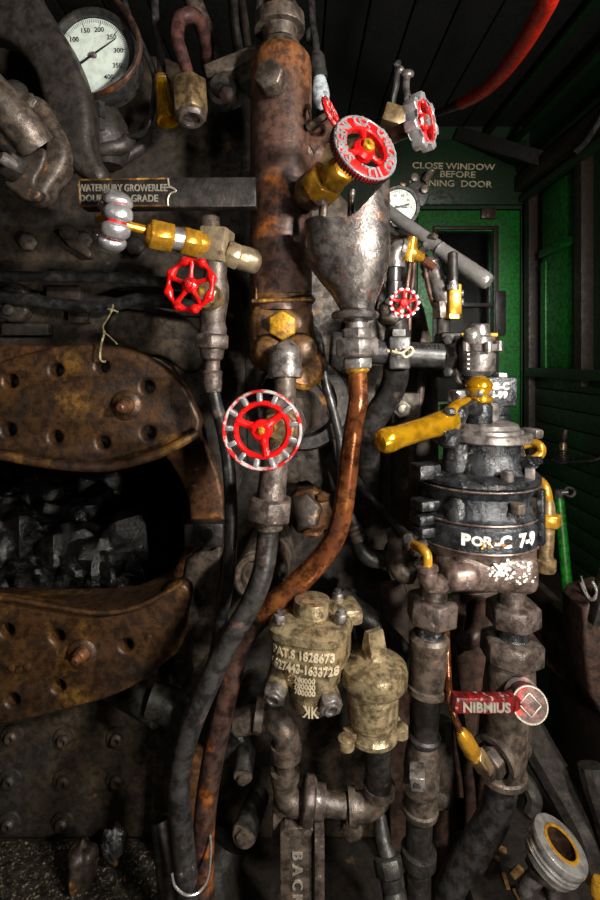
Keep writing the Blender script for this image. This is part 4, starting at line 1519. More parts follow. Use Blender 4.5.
# ---------- black cross pipe with tee
t = thing('cross_pipe', 'black horizontal pipe with tee and raised letters behind the funnel coupling', 'pipe', (400, 380, .80))
m = MB().tube([(335, 350, .80), (380, 352, .80), (425, 355, .80), (442, 356, .80)], 12.5, n=22)
m.build('pipe', M['hose'], t)
m = MB()
c = P(397, 353, .80)
m.box(c, (.034, .05, .052), bev=.004)
m.lat((397, 330, .80), (397, 342, .80), [(0, 12), (1, 13)], 6)
m.build('tee', M['hosegrey'], t)
m = MB()
fr = P(426, 352, .80)
rr = 12.5 * .80 / F
m.text('BADDELEY', .010, None, None, None, .001, lambda p: V(fr.x + p.x, fr.y - (rr + p.z) * math.cos(.55 + p.y / rr), fr.z - .002 + (rr + p.z) * math.sin(.55 + p.y / rr)), .0002, .8)
m.build('raised_lettering', M['hosegrey'], t)
m = MB()
m.tube([(392, 351, .762), (402, 353, .760), (410, 347, .762), (413, 352, .762), (406, 357, .760), (402, 353, .760)], 1.3, n=6)
m.sph(P(396, 350, .765), .002, n=6).sph(P(388, 351, .766), .003, n=8)
m.build('paint_splash', M['chalk'], t)
m = MB().hex((330, 349, .80), (344, 350, .80), 18, .3)
m.build('end_nut', M['lever'], t)
m = MB().tube([(396, 366, .81), (395, 380, .82), (389, 396, .83), (378, 413, .84), (370, 430, .85), (368, 460, .87), (370, 500, .89)], 12.5, n=20)
tag(m.build('branch_pipe', M['hosegrey']), 'thick grey pipe curving down left from the tee behind the copper pipe', 'pipe')
t = thing('bracket_block', 'black flanged bracket block between the cross pipe and the silver governor', 'bracket', (452, 375, .84))
m = MB()
c = P(452, 355, .84)
m.box(c, (.05, .05, .075), bev=.006)
m.lat((436, 356, .82), (446, 356, .83), [(0, 16), (1, 18)], 6)
m.box(P(462, 345, .85), (.03, .05, .03), bev=.004)
m.build('block', M['black'], t)
for x, y in ((448, 340), (448, 372)):
    m = MB().hex((x, y, .815), (x, y, .795), 5)
    m.build('bolt', M['lever'], t)
m = MB().tube([(456, 368, .82), (458, 380, .82), (468, 385, .82), (472, 378, .82)], 3.5, n=10)
m.build('hook', M['dull'], t)
# studs and plates behind
t = thing('support_bracket', 'dull bracket with a pale hex bolt left of the gold handle', 'bracket', (404, 425, .88))
m = MB()
m.box(P(404, 408, .88), (.05, .03, .055), bev=.003)
m.build('bracket_plate', M['backhead'], t)
m = MB().hex((403, 409, .862), (402, 409, .845), 9, .3)
m.lathe(P(402, 409, .845), NY, [(0, .008), (.004, .007), (.005, .004)], 14)
m.build('bolt', M['ribbed'], t)
m = MB()
vplate(m, [[(380, 585), (404, 582), (410, 600), (410, 890), (392, 890), (384, 625)]], .86, .015, .003, False)
tag(m.build('side_plate', M['pinkbrown']), 'red brown iron plate left of the left riser nut', 'plate')
m = MB()
vplate(m, [[(452, 595), (500, 592), (502, 640), (492, 871), (455, 871)]], .88, .015, .003, False)
tag(m.build('back_plate', M['pinkbrown']), 'red brown iron plate between the two risers under the brake valve', 'plate')
# hoses and rods in the middle
m = MB().tube([(310, 325, .94), (318, 338, .87), (322, 360, .86), (326, 385, .85), (333, 410, .845), (340, 440, .845), (342, 470, .85), (352, 520, .85), (362, 540, .88), (366, 550, .94)], 4.5, n=12)
tag(m.build('hose', M['hosegrey']), 'grey hose hanging just left of the copper pipe', 'hose', 'middle hoses')
m = MB().tube([(356, 478, .86), (366, 493, .84), (385, 512, .81), (402, 531, .70), (408, 538, .672)], 4.2, n=12)
tag(m.build('control_rod', M['hosegrey']), 'thin slanting rod ending at the brass gland beside the brake valve', 'rod')
m = MB().tube([(398, 366, .82), (398, 376, .87), (394, 410, .88), (390, 440, .88), (388, 470, .88), (390, 520, .90), (391, 535, .94)], 3, n=10)
tag(m.build('hose', M['hose']), 'thin black hose passing left of the pale hex bolt', 'hose', 'middle hoses')
m = MB().tube([(422, 372, .88), (420, 395, .88), (414, 430, .88), (412, 470, .87), (416, 540, .88), (418, 560, .94)], 4, n=10)
tag(m.build('hose', M['dull']), 'brown hose passing behind the gold handle', 'hose', 'middle hoses')
t = thing('hose_elbow', 'dark hose elbow with crimped end and square nut below the copper pipe bend', 'elbow', (372, 565, .80))
m = MB().tube([(345, 500, .84), (352, 520, .82), (358, 535, .81), (362, 548, .80), (368, 556, .80), (378, 559, .80), (386, 558, .80)], [4, 4.5, 6.5, 8, 9, 9, 8], n=16)
m.build('elbow', M['lever'], t)
m = MB().lat((354, 526, .81), (361, 542, .80), [(0, 7), (.1, 8.5), (.25, 7.5), (.4, 8.8), (.55, 7.8), (.75, 9), (1, 8)], 20)
m.build('crimp', M['dull'], t)
m = MB().hex((385, 556, .80), (392, 556, .80), 11, .4, 4)
m.build('square_nut', M['lever'], t)
m = MB()
m.tube([(340, 598, .82), (370, 620, .80), (395, 645, .80), (415, 668, .80)], 11, n=16)
m.tube([(352, 590, .86), (350, 610, .84), (352, 640, .82)], 5, n=10)
tag(m.build('sloping_pipe', M['black']), 'black pipe sloping behind the bronze strainer key', 'pipe')

# ---------- small white flecked wheel on a riser
t = thing('small_globe_valve', 'small valve with white flecked red spoked wheel right of the funnel foot', 'valve', (398, 330, .80))
wc = P(404, 303, .77)
wa = V(-.05, -1, .05).normalized()
R = 15 * .77 / F
m = MB()
m.torus(wc, wa, R * .86, R * .13, R * .15, 40, 10)
spokes(m, wc, wa, R * .15, R * .8, 5, R * .10, .3)
m.lathe(wc - wa * .004, wa, [(0, R * .2), (.003, R * .3), (.008, R * .3), (.010, R * .2)], 20)
w = m.build('handwheel', M['red'], t)
m = MB()
for i in range(14):
    an = 2 * PI * i / 14
    u_, v_, a_ = frame(wa)
    e = u_ * math.cos(an) + v_ * math.sin(an)
    m.bar(wc + e * R * .80, wc + e * R * 1.04, R * .26, R * .34, a_, .001)
m.build('rim_rib', M['silver'], w)
m = MB().lathe(wc, -wa, [(0, .004), (.05, .004)], 12)
m.build('stem', M['steel'], t)
m = MB().hex((393, 309, .79), (390, 315, .83), 14, .3)
m.lat((389, 318, .83), (394, 305, .80), [(0, 13), (.6, 12), (1, 9)], 20)
m.build('bonnet', M['dull'], t)
m = MB().lat((396, 312, .83), (397, 336, .82), [(0, 9), (.3, 11), (1, 11)], 20)
m.build('body', M['hosegrey'], t)
t = thing('riser_elbow', 'grey riser pipe with elbow turning right above the small flecked wheel', 'pipe', (393, 310, .83))
m = MB().lat((393, 312, .83), (394, 262, .83), [(0, 8), (.6, 8), (.62, 7), (1, 7)], 18)
m.build('riser', M['hosegrey'], t)
m = MB().tube([(394, 266, .83), (394, 255, .83), (398, 249, .83), (405, 250, .83)], 9.5, n=16)
m.lat((394, 262, .83), (394, 268, .83), [(0, 11), (1, 11)], 20)
m.lat((401, 249, .83), (405, 250, .83), [(0, 11), (1, 11)], 20)
m.build('elbow', M['fit'], t)
m = MB().lat((404, 250, .83), (422, 258, .84), [(0, 6), (.2, 8), (.5, 8), (.6, 6), (1, 5)], 16)
m.lat((408, 262, .83), (412, 238, .83), [(0, 6), (1, 6)], 14)
m.build('brass_tee', M['brass'], t)
m = MB().tube([(418, 256, .84), (426, 262, .84), (434, 268, .84)], 4.2, n=10)
m.build('copper_link', M['copper'], t)
for i, (pts, lab) in enumerate((
        ([(410, 262, .84), (408, 280, .85), (405, 300, .85), (404, 330, .86), (402, 345, .86)], 'left thin copper tube dropping behind the small flecked wheel'),
        ([(414, 262, .84), (413, 278, .85), (410, 300, .86), (409, 330, .87)], 'right thin copper tube dropping behind the small flecked wheel'),
        ([(416, 246, .84), (412, 238, .86), (402, 236, .88), (392, 242, .9)], 'dark copper tube curling up over the brass tee'),
        ([(424, 262, .85), (428, 285, .86), (434, 305, .87), (442, 318, .88), (448, 322, .88)], 'copper tube curving down right toward the brass lever cock'))):
    m = MB().tube(pts, 2.6, n=10)
    tag(m.build('copper_tube', M['copperdull']), lab, 'tube', 'small copper tubes')
t = thing('lever_cock', 'brass lever cock with black grip on a grey angled fitting', 'valve', (450, 320, .86))
m = MB().tube([(430, 262, .87), (432, 267, .87), (437, 281, .865), (443, 295, .86), (448, 306, .86)], [9, 9, 8, 10, 9], n=16)
m.sph(P(429, 265, .87), 9 * .87 / F, n=16)
m.lat((431, 270, .87), (433, 274, .868), [(0, 10.5), (1, 10.5)], 20)
m.lat((439, 284, .865), (442, 291, .862), [(0, 10.5), (1, 10.5)], 20)
m.build('angle_fitting', M['fit'], t)
m = MB()
m.box(P(453, 300, .85), (.022, .03, .052), bev=.003)
m.lat((452, 312, .85), (452, 319, .85), [(0, 9), (1, 9)], 6)
m.build('body', M['brass'], t)
m = MB().lat((442, 302, .86), (443, 318, .86), [(0, 10), (1, 10)], 6)
m.build('lock_nut', M['dull'], t)
m = MB().lat((452.5, 252, .835), (453, 281, .835), [(0, 3), (.05, 5), (1, 5)], 16)
m.build('grip', M['black'], t)
m = MB().lat((453, 280, .835), (453, 290, .835), [(0, 4), (.4, 4), (.5, 6), (1, 6)], 14)
m.build('handle_nut', M['steel'], t)
m = MB()
m.hex((459, 293, .85), (463, 293, .85), 3.5)
m.hex((459, 302, .85), (463, 302, .85), 3.5)
m.build('screw', M['steel'], t)
m = MB().lat((443, 318, .86), (443, 338, .85), [(0, 5), (.1, 6), (1, 6)], 16)
m.build('stand_pipe', M['fit'], t)

# ---------- throttle handle
t = thing('throttle_lever', 'polished steel throttle handle slanting down right behind the funnel', 'lever', (450, 270, .98))
m = MB().tube([(372, 198, 1.06), (400, 220, 1.03), (430, 241, 1.0), (441, 250, .985)], [5.5, 6.5, 6.8, 7], n=20, sm=3)
m.build('shaft', M['polished'], t)
m = MB().lat((439, 248, .985), (489, 283, .93), [(0, 7.2), (.02, 8), (.05, 7.3), (.5, 8.2), (.9, 8.6), (.97, 8), (1, 6.5)], 28)
m.build('grip', M['polished'], t)
m = MB().hex((434, 236, .99), (432, 240, .985), 5)
m.build('pivot_nut', M['dull'], t)
m = MB().tube([(370, 216, 1.06), (400, 238, 1.04), (430, 262, 1.02), (446, 280, 1.0)], 3.2, n=10)
m.tube([(374, 208, 1.06), (404, 240, 1.04), (424, 254, 1.03)], 2.4, n=10)
m.build('latch_rod', M['lever'], t)
m = MB().sph(P(422, 250, 1.0), .009, n=12).sph(P(432, 237, .99), .007, n=12)
m.lat((418, 254, 1.01), (427, 246, .99), [(0, 5), (1, 5)], 12)
m.build('latch_joint', M['fit'], t)

# ---------- rear gauge
gc2 = P(399, 207, 1.25)
ga2 = V(.05, -1, -.1).normalized()
gu2, gv2, _ = frame(ga2, Z1)
if gu2.x < 0:
    gu2 = -gu2
R2 = .046
t = thing('small_gauge', 'small dark cased round gauge on a bracket below the warning lettering', 'gauge', gc2)
m = MB().lathe(gc2, ga2, [(-.03, R2), (-.028, R2 * 1.15), (.004, R2 * 1.15), (.008, R2 * 1.1), (.008, R2 * .95), (.001, R2 * .93)], 44)
m.build('case', M['black'], t)
m = MB().lathe(gc2, ga2, [(.0008, R2 * .92), (.002, R2 * .92)], 44)
fc = m.build('dial', M['dial'], t)
m = MB()
for i in range(41):
    an = math.radians(-130 + i * 6.5)
    e = gu2 * math.sin(an) + gv2 * math.cos(an)
    L_ = .007 if i % 5 == 0 else .004
    m.bar(gc2 + ga2 * .0023 + e * R2 * .88, gc2 + ga2 * .0023 + e * (R2 * .88 - L_), .0009, .0004, ga2, 0)
for i, s in enumerate(('20', '40', '60', '80', '100')):
    an = math.radians(-60 + i * 38)
    e = gu2 * math.sin(an) + gv2 * math.cos(an)
    m.text(s, .009, gc2 + ga2 * .0022 + e * R2 * .62, gu2, gv2, .0002)
m.build('numerals', M['ink'], fc)
m = MB()
e = gu2 * .97 - gv2 * -.25
m.bar(gc2 + ga2 * .004 - e * .012, gc2 + ga2 * .004 + e * .026, .004, .001, ga2, 0)
e = gu2 * .9 - gv2 * .1
m.bar(gc2 + ga2 * .005 - e * .012, gc2 + ga2 * .005 + e * .022, .003, .001, ga2, 0)
m.build('needle', M['ink'], t)
m = MB()
m.box(gc2 + V(.008, .0, R2 * 1.17), (.014, .02, .008), bev=.001)
m.build('clip', M['brassdull'], t)
t = thing('gauge_bracket', 'dark slanted bracket plate carrying the small gauge', 'bracket', P(425, 200, 1.30))
m = MB()
vplate(m, [[(402, 190), (418, 176), (427, 170), (426, 186), (430, 196), (424, 206), (410, 208)]], 1.30, .02, .004, False)
m.build('plate', M['lever'], t)
for x, y in ((414, 178), (424, 190)):
    m = MB().lathe(P(x, y, 1.295), NY, [(0, .010), (.008, .010), (.009, .006)], 16)
    m.build('bolt', M['dull'], t)
m = MB().lat((425, 180, 1.29), (433, 169, 1.27), [(0, 4), (.6, 4), (1, 3)], 12)
m.build('stud', M['dull'], t)

# ---------- red overhead pipe
t = thing('red_hose', 'red painted pipe sweeping overhead to the upper right, dull at far end', 'pipe', (445, 112, 1.75))
m = MB().tube([(462, 103, 1.60), (480, 93, 1.45), (500, 75, 1.28), (522, 46, 1.08), (541, 14, .92), (553, -12, .82), (568, -60, .74), (600, -250, .66), (640, -560, .61)], [6, 6.6, 7.6, 8.8, 9.8, 10.6, 11.4, 12, 12], n=20)
m.build('pipe', M['redpipe'], t)
m = MB().tube([(415, 122, 2.41), (428, 117, 2.0), (445, 110, 1.75), (462, 103, 1.60), (466, 101, 1.57)], [2.4, 3.0, 3.8, 5.2, 5.6], n=14)
m.build('bare_end', M['copperdull'], t)

# ================================================================= BRAKE VALVE
VD = .72
kv = VD / F
bx = P(476, 0, VD).x


def zv(py):
    """height of the valve axis level seen at py"""
    return EZ + (HY - py) * kv


t = thing('brake_valve', 'large black enamel brake valve with white painted lettering and gold handle', 'valve', V(bx, VD, zv(575)))
A_ = V(bx, VD, 0)
m = MB()
m.lathe(V(bx, VD, zv(566)), Z1, [(0, 46 * kv), (2 * kv, 52 * kv), (7 * kv, 55 * kv), (26 * kv, 55 * kv), (31 * kv, 57 * kv), (34 * kv, 58 * kv)], 56)
q = P(461, 578, .64)
m.box(q + V(0, .025, 0), (.048, .075, .034), Matrix.Rotation(.12, 3, 'Z'), .017, 5)
m.box(V(bx + .005, VD - .03, zv(553)), (.108, .10, .05), Matrix.Rotation(-.1, 3, 'Z'), .014, 4)
m.lathe(V(bx, VD, zv(570)), Z1, [(0, 40 * kv), (5 * kv, 44 * kv)], 40)
m.build('base', M['base'], t)
m = MB()
RBV = 58.5 * kv
m.lathe(V(bx, VD, zv(532.5)), Z1, [(0, RBV * .98), (1 * kv, RBV), (20 * kv, RBV), (22 * kv, RBV * .97), (23 * kv, 56 * kv), (26 * kv, 54 * kv)], 60)
m.build('lower_band', M['enamel'], t)
m = MB()
m.lathe(V(bx, VD, zv(509)), Z1, [(0, 56 * kv), (3 * kv, 57.5 * kv), (5 * kv, 55 * kv), (8 * kv, 53 * kv), (22 * kv, 53 * kv), (25 * kv, 56 * kv), (32 * kv, 58 * kv)], 60)
m.build('waist', M['enamel'], t)
m = MB()
m.lathe(V(bx, VD, zv(479)), Z1, [(-1 * kv, 56 * kv), (0, 58.5 * kv), (2 * kv, 59 * kv), (3 * kv, 57 * kv), (4 * kv, 59.5 * kv), (7 * kv, 59.5 * kv), (9 * kv, 58 * kv), (10 * kv, 55 * kv), (12 * kv, 46 * kv)], 60)
m.build('top_flange', M['enamelgrey'], t)
m = MB().torus(V(bx, VD, zv(478)), Z1, 59 * kv, 1.0 * kv, 1.0 * kv, 72, 6)
m.torus(V(bx, VD, zv(533)), Z1, 58 * kv, 1.2 * kv, 1.2 * kv, 72, 6)
m.torus(V(bx, VD, zv(508)), Z1, 57.5 * kv, 1.2 * kv, 1.2 * kv, 72, 6)
m.build('gasket', M['base'], t)
# lugs on the left, staggered ears
for i, (py, an) in enumerate(((466, 200), (497, 202), (511, 200), (522, 202))):
    a = math.radians(an)
    c = V(bx + 60 * kv * math.cos(a), VD + 60 * kv * math.sin(a), zv(py))
    m = MB().box(c, (.034, .030, .014 if i else .02), Matrix.Rotation(a, 3, 'Z'), .003)
    m.build('ear', M['enamelgrey'], t)
for an, py, r in ((-130, 495, .014), (-72, 500, .012), (-100, 470, .0)):
    if not r:
        continue
    a = math.radians(an)
    e = V(math.cos(a), math.sin(a), 0)
    c = V(bx, VD, zv(py)) + e * 54 * kv
    m = MB().lathe(c - e * .01 + Z1 * -.018, Z1, [(0, r * 1.2), (.022, r * 1.1), (.03, r * .8), (.032, r * .4)], 20)
    m.build('bolt_lug', M['enamelgrey'], t)
for an, py in ((-72, 487), (-35, 487)):
    a = math.radians(an)
    e = V(math.cos(a), math.sin(a), 0)
    c = V(bx, VD, zv(497)) + e * 57 * kv
    m = MB().hexw(c, c + Z1 * .014, .010, .3)
    m.build('body_bolt', M['dull'], t)
m = MB()
a = math.radians(-38)
e = V(math.cos(a), math.sin(a), 0)
c = V(bx, VD, zv(500)) + e * 60 * kv
m.bar(c - Z1 * .045, c + Z1 * .03, .012, .010, e, .003)
m.build('side_rib', M['enamelgrey'], t)
# neck and its square bolts
nx = P(485.5, 0, VD).x
kn = kv
m = MB()
m.lathe(V(nx, VD, zv(468)), Z1, [(0, 44 * kn), (3 * kn, 42 * kn), (12 * kn, 37 * kn), (28 * kn, 35 * kn), (31 * kn, 36 * kn), (33 * kn, 38 * kn)], 48)
c = V(nx - 30 * kn, VD - .015, zv(452))
m.lathe(V(nx - 33 * kn, VD - .02, zv(470)), Z1, [(0, 15 * kn), (20 * kn, 13 * kn), (30 * kn, 13 * kn)], 20)
m.build('neck', M['enamelgrey'], t)
m = MB()
for dz, s in ((zv(447.5), 'T385247'),):
    m.text(s, .0125, None, None, None, .0015, wrapz(nx, VD, 35.8 * kn, dz, .05), .0004, 1.05)
m.build('raised_lettering', M['enamel'], t)
m = MB()
for i in range(30):
    an = 2 * PI * i / 30
m.lathe(V(nx + .004, VD, zv(440)), Z1, [(0, 39 * kn), (1.5 * kn, 41 * kn), (7.5 * kn, 41 * kn), (9 * kn, 39.5 * kn), (9 * kn, 36 * kn)], 18)
m.build('clamp_ring', M['fit'], t)
m = MB()
m.lathe(V(nx, VD, zv(428)), Z1, [(-3 * kn, 36 * kn), (0, 35 * kn), (1 * kn, 32 * kn), (3 * kn, 31 * kn), (5 * kn, 30 * kn), (6.5 * kn, 25 * kn), (8 * kn, 13 * kn), (24 * kn, 12 * kn)], 48)
m.build('dome', M['fit'], t)
m = MB()
m.box(V(nx + 43 * kn, VD - .01, zv(432)), (.016, .03, .014), Matrix.Rotation(.4, 3, 'Z'), .004)
m.build('clamp_lug', M['fit'], t)
for an, r_ in ((-125, 52), (-78, 51), (-45, 52)):
    a = math.radians(an)
    c = V(bx + r_ * kv * math.cos(a), VD + r_ * kv * math.sin(a), zv(469))
    if an == -125:
        m = MB().lathe(c - Z1 * .002, Z1, [(0, .007), (.002, .006)], 14)
        m.build('painted_oil_hole', M['ink'], t)  # solid black disc, its colour stands in for the shade of a hole
        continue
    m = MB().box(c + Z1 * .006, (.013, .013, .016), Matrix.Rotation(a + .4, 3, 'Z'), .002)
    m.build('square_bolt', M['fit'], t)
m = MB()
c = V(bx + 38 * kv, VD - .045, zv(458))
m.lathe(c, V(.5, -.5, .7), [(-.005, .010), (.008, .010), (.010, .007)], 18)
m.bar(c + V(-.02, .02, 0), c + V(.012, -.012, .008), .014, .01)
m.build('oil_cap', M['enamelgrey'], t)
# painted lettering
m = MB()
fB = wrapz(bx, VD, RBV + .0004, zv(521.5))
fa = lambda a0: wrapz(bx, VD, RBV + .0004, zv(521.5), a0)
m.text('P', .020, None, None, None, .0005, fa(-.49), .0011, 1.1)
m.text('O', .016, None, None, None, .0005, fa(-.32), .0006, 1.1)
m.text('R', .018, None, None, None, .0005, fa(-.17), .0006, 1.1)
m.text('-C', .021, None, None, None, .0005, fa(.06), .0010, 1.05)
m.text('7-9', .023, None, None, None, .0005, fa(.50), .0011, 1.0)
m.build('painted_lettering', M['white'], t)
m = MB()
for s in range(12):
    an = -PI / 2 + random.uniform(-.28, .3)
    z = zv(random.uniform(521, 528))
    m.sph(V(bx + RBV * math.cos(an), VD + RBV * math.sin(an), z), random.uniform(.002, .0045), (.8, .8, .6), 8, .4, s)
m.build('rust_spot', M['ochre'], t)
m = MB()
rb = 57.5 * kv
yb = VD - .0802
for s in range(60):
    xx = bx + random.choice((.002, .008, .03, .036)) + random.gauss(0, .006)
    z = zv(random.gauss(548, 6))
    m.sph(V(xx, yb - .0002 - (xx - bx - .005) * .1, z), random.uniform(.0006, .0020), (1.2, .25, 1), 7, .9, s)
for x0, s in ((.002, 'X'), (.011, 'r')):
    m.text(s, .022, V(bx + x0, yb - .001, zv(547)), X1, Z1, .0012, bold=.0008)
m.build('paint_splash', M['white'], t)
# acorn nut and handle
hx = P(479, 0, .705).x
hd = .705
kh = hd / F
zh = lambda py: EZ + (HY - py) * kh
m = MB()
m.lathe(V(hx, hd, zh(424)), Z1, [(0, 12 * kh), (3 * kh, 13 * kh), (18 * kh, 13 * kh), (21 * kh, 11 * kh)], 28)
hh = MB()
m.tubew([(V(hx, hd, zh(411)), .0155), (P(470, 407, .69), .0125), (P(462, 408, .68), .012), (P(455, 415, .67), .016), (P(446, 426, .66), .0165), (P(436, 433, .65), .0155)], 20, True, 5)
m.lathe(P(449, 426, .665), V(0, 0, -1), [(0, .014), (.024, .0145), (.027, .012)], 20)
m.build('handle_arm', M['enamelgrey'], t)
m = MB()
ha, hb = P(452, 420, .664), P(378, 443, .60)
L_ = (hb - ha).length
m.lathe(ha, hb - ha, [(-.004, .0125), (.004, .0172), (.02, .0165), (.05, .0142), (L_ * .75, .0142), (L_ * .86, .0158), (L_ * .93, .0152), (L_ * .98, .0115), (L_, .004)], 32)
m.tubew([(P(468, 401, .685), .006), (P(458, 406, .672), .009), (P(448, 418, .66), .0125), (P(440, 427, .652), .012)], 16, True, 4)
h_ = m.build('handle_grip', M['gold'], t)
m = MB()
m.sph(P(450, 412, .647), .008, (1.1, .8, .8), 14, .4, 2)
m.build('worn_patch', M['enamel'], h_)
m = MB()
m.lathe(V(hx, hd, zh(402)), Z1, [(0, 12.5 * kh), (2 * kh, 14 * kh), (5 * kh, 13.5 * kh), (6 * kh, 11.5 * kh), (8 * kh, 13 * kh), (13 * kh, 13.5 * kh), (15 * kh, 12 * kh), (16 * kh, 13.5 * kh), (19 * kh, 13 * kh), (24 * kh, 9 * kh), (26 * kh, 4 * kh)], 28)
m.build('acorn_nut', M['gold'], t)
m = MB()
m.hexw(V(hx, hd, zh(396)), V(hx, hd, zh(389)), 14.5 * kh, .2)
m.build('nut_flat', M['fit'], t)

# tagged bracket behind the acorn nut
t = thing('pipe_bracket', 'black bracket block with white hand painted BB-C tag behind the gold acorn nut', 'bracket', P(503, 425, .80))
m = MB()
c = P(496, 391, .80)
m.box(c, (.048, .05, .046), bev=.003)
m.build('block', M['enamel'], t)
m = MB()
m.lat((494, 403, .80), (494, 432, .80), [(0, 14), (.35, 14), (.4, 16), (.7, 16), (.75, 14), (1, 18)], 28)
m.build('pedestal', M['enamelgrey'], t)
m = MB()
m.text('BB-C', .0145, P(499, 386.5, .7745), X1, Z1, .0005, bold=.0007)
m.text('6-99', .0145, P(499, 395, .7745), X1, Z1, .0005, bold=.0007)
m.build('painted_lettering', M['white'], t)
m = MB()
m.box(P(501, 378, .79), (.013, .018, .016), bev=.002)
m.build('square_bolt', M['white'], t)
t = thing('square_plug', 'pale square plug left of the gold acorn nut', 'plug', P(459, 410, .78))
m = MB().box(P(459, 397, .78), (.026, .025, .022), Matrix.Rotation(.3, 3, 'Z'), .003)
m.build('plug_head', M['steel'], t)
m = MB().lat((459, 405, .79), (459, 420, .79), [(0, 18), (1, 20)], 20)
m.build('boss', M['black'], t)

# ---------- silver governor
t = thing('governor_cap', 'silver cylindrical governor with round knob behind the brake handle', 'governor', P(485, 378, .82))
GD = .80
m = MB().lat((477, 376, GD), (477, 340, GD), [(0, 12), (.02, 13), (.1, 16), (.14, 17.5), (.75, 18), (.85, 17), (.9, 15)], 44)
m.build('cylinder', M['fit'], t)
m = MB().lat((480, 352, GD), (480, 344, GD), [(0, 19), (.1, 20.5), (.9, 20.5), (1, 19)], 12)
m.build('knurled_ring', M['fit'], t)
m = MB()
for x, y, dd in ((499, 346, .775), (466, 346, .77), (488, 347, .764)):
    m.lat((x, y + 5, dd), (x, y - 5, dd), [(0, 4), (1, 4)], 10)
m.build('ring_lug', M['fit'], t)
m = MB().sph(P(472, 336, .765), 8.5 * .765 / F, n=24)
m.build('round_knob', M['steel'], t)
m = MB().lat((479, 345, .80), (479, 326, .80), [(0, 16), (.4, 15), (.5, 11), (1, 10)], 24)
m.hex((479, 332, .80), (479, 324, .80), 10, .4)
m.build('top_nut', M['fit'], t)
m = MB().lat((478, 374, GD), (478, 398, GD), [(0, 12), (1, 12)], 20)
m.build('neck', M['enamelgrey'], t)
m = MB()
m.lat((461, 335, .80), (497, 335, .80), [(0, 2.2), (1, 2.2)], 10)
m.build('yellow_pin', M['yellow'], t)
m = MB()
k0 = P(464, 366, .80)
for i in range(5):
    m.box(V(k0.x, .7815, k0.z + .026 - i * .0075), (.004, .006, .003), bev=.0006)
m.build('painted_tick', M['white'], t)

# ---------- brass pipe loop and fitting on the right of the brake valve
t = thing('brass_drain_tee', 'brass pipe tee with nut hanging at the right side of the brake valve', 'fitting', P(545, 570, .73))
m = MB().tube([(534, 478, .74), (541, 482, .72), (546, 490, .71), (548, 502, .71), (548, 514, .71)], 5, n=14)
m.build('tube', M['brass'], t)
m = MB().lat((548, 500, .71), (548, 514, .71), [(0, 5.2), (.4, 6.5), (1, 7)], 18)
m.build('ferrule', M['brassdull'], t)
m = MB().hex((548, 513, .71), (547.5, 526, .71), 12.5, .25)
m.build('nut', M['brass'], t)
m = MB().lat((547, 524, .71), (545, 560, .71), [(0, 7.5), (1, 7.5)], 20)
m.lat((526, 545, .735), (546, 545, .71), [(0, 9), (.5, 8), (1, 7)], 18)
m.build('tee_body', M['brassdull'], t)
m = MB().lat((545, 558, .71), (545, 571, .71), [(0, 9), (.1, 10.5), (.8, 10.5), (1, 9)], 24)
m.build('bottom_cap', M['brassdull'], t)
m = MB().tube([(505, 452, .79), (520, 446, .77), (532, 443, .76), (540, 446, .75), (541, 453, .75), (534, 459, .75), (522, 463, .76)], 4.4, n=14)
tag(m.build('brass_loop', M['brass']), 'bent brass tube loop poking out above the brake valve flange', 'tube')

# ---------- gland elbow left of the brake valve base
t = thing('gland_elbow', 'small brown elbow with brass tube and ringed gland left of valve base', 'elbow', P(428, 590, .68))
m = MB().lat((406, 536, .70), (424, 551, .685), [(0, 7), (.1, 9), (.3, 9), (.35, 10.5), (.45, 10.5), (.5, 9), (.65, 10.5), (.8, 10.5), (.85, 9), (1, 8)], 24)
m.build('gland', M['dull'], t)
m = MB().tube([(414, 545, .655), (423, 550, .635), (427, 556, .63), (427, 568, .63)], 5, n=14)
m.build('brass_tube', M['brass'], t)
m = MB().lat((427, 565, .63), (427.5, 573, .63), [(0, 8), (.2, 11), (.6, 11), (.7, 9), (1, 9)], 22)
m.tube([(427.5, 571, .63), (428, 578, .63), (433, 584, .635), (447, 583, .65)], 9.5, n=16)
m.build('elbow', M['base'], t)
t = thing('forked_bracket', 'grey brown forked bracket left of the gland elbow', 'bracket', P(400, 575, .76))
m = MB().tube([(390, 528, .78), (396, 540, .77), (400, 556, .76), (404, 570, .75), (415, 576, .74)], [5, 9, 14, 13, 8], n=16)
m.tube([(404, 556, .75), (410, 552, .74), (414, 556, .73)], 6, n=12)
m.build('fork', M['dull'], t)
m = MB().hex((386, 556, .77), (393, 556, .77), 13, .3)
m.build('nut', M['lever'], t)

# ---------- left riser
t = thing('riser_pipe', 'black riser pipe with hex union under the left of the brake valve', 'pipe', P(425, 860, .70))
m = MB().lat((434, 580, .70), (433, 602, .70), [(0, 13), (1, 14)], 20)
m.build('nipple', M['nut'], t)
m = MB().hex((433, 596, .70), (431, 622, .70), 25, .55)
m.build('union_nut', M['nut'], t)
m = MB().lat((431, 620, .70), (429, 640, .70), [(0, 18), (.3, 14), (.7, 14), (1, 17)], 24)
m.build('collar', M['enamelgrey'], t)
m = MB().lat((429, 634, .70), (427, 690, .70), [(0, 17), (.06, 20), (.12, 20), (.2, 19), (.88, 18), (.9, 20), (1, 20)], 32)
m.build('body', M['dull'], t)
m = MB().lat((427, 686, .70), (423, 760, .70), [(0, 13.5), (1, 13.5)], 24)
m.lat((424, 733, .70), (423.5, 740, .70), [(0, 15), (.3, 17), (.7, 17), (1, 15)], 24)
m.build('pipe', M['black'], t)
m = MB().lat((423, 742, .70), (420, 812, .70), [(0, 14), (.15, 17), (.35, 18), (.9, 16), (.92, 18), (1, 17)], 28)
m.lathe(P(421, 766, .70), V(-.25, -1, -.1), [(0, .022), (.022, .022), (.028, .024), (.032, .024), (.034, .018)], 28)
m.build('tee', M['dull'], t)
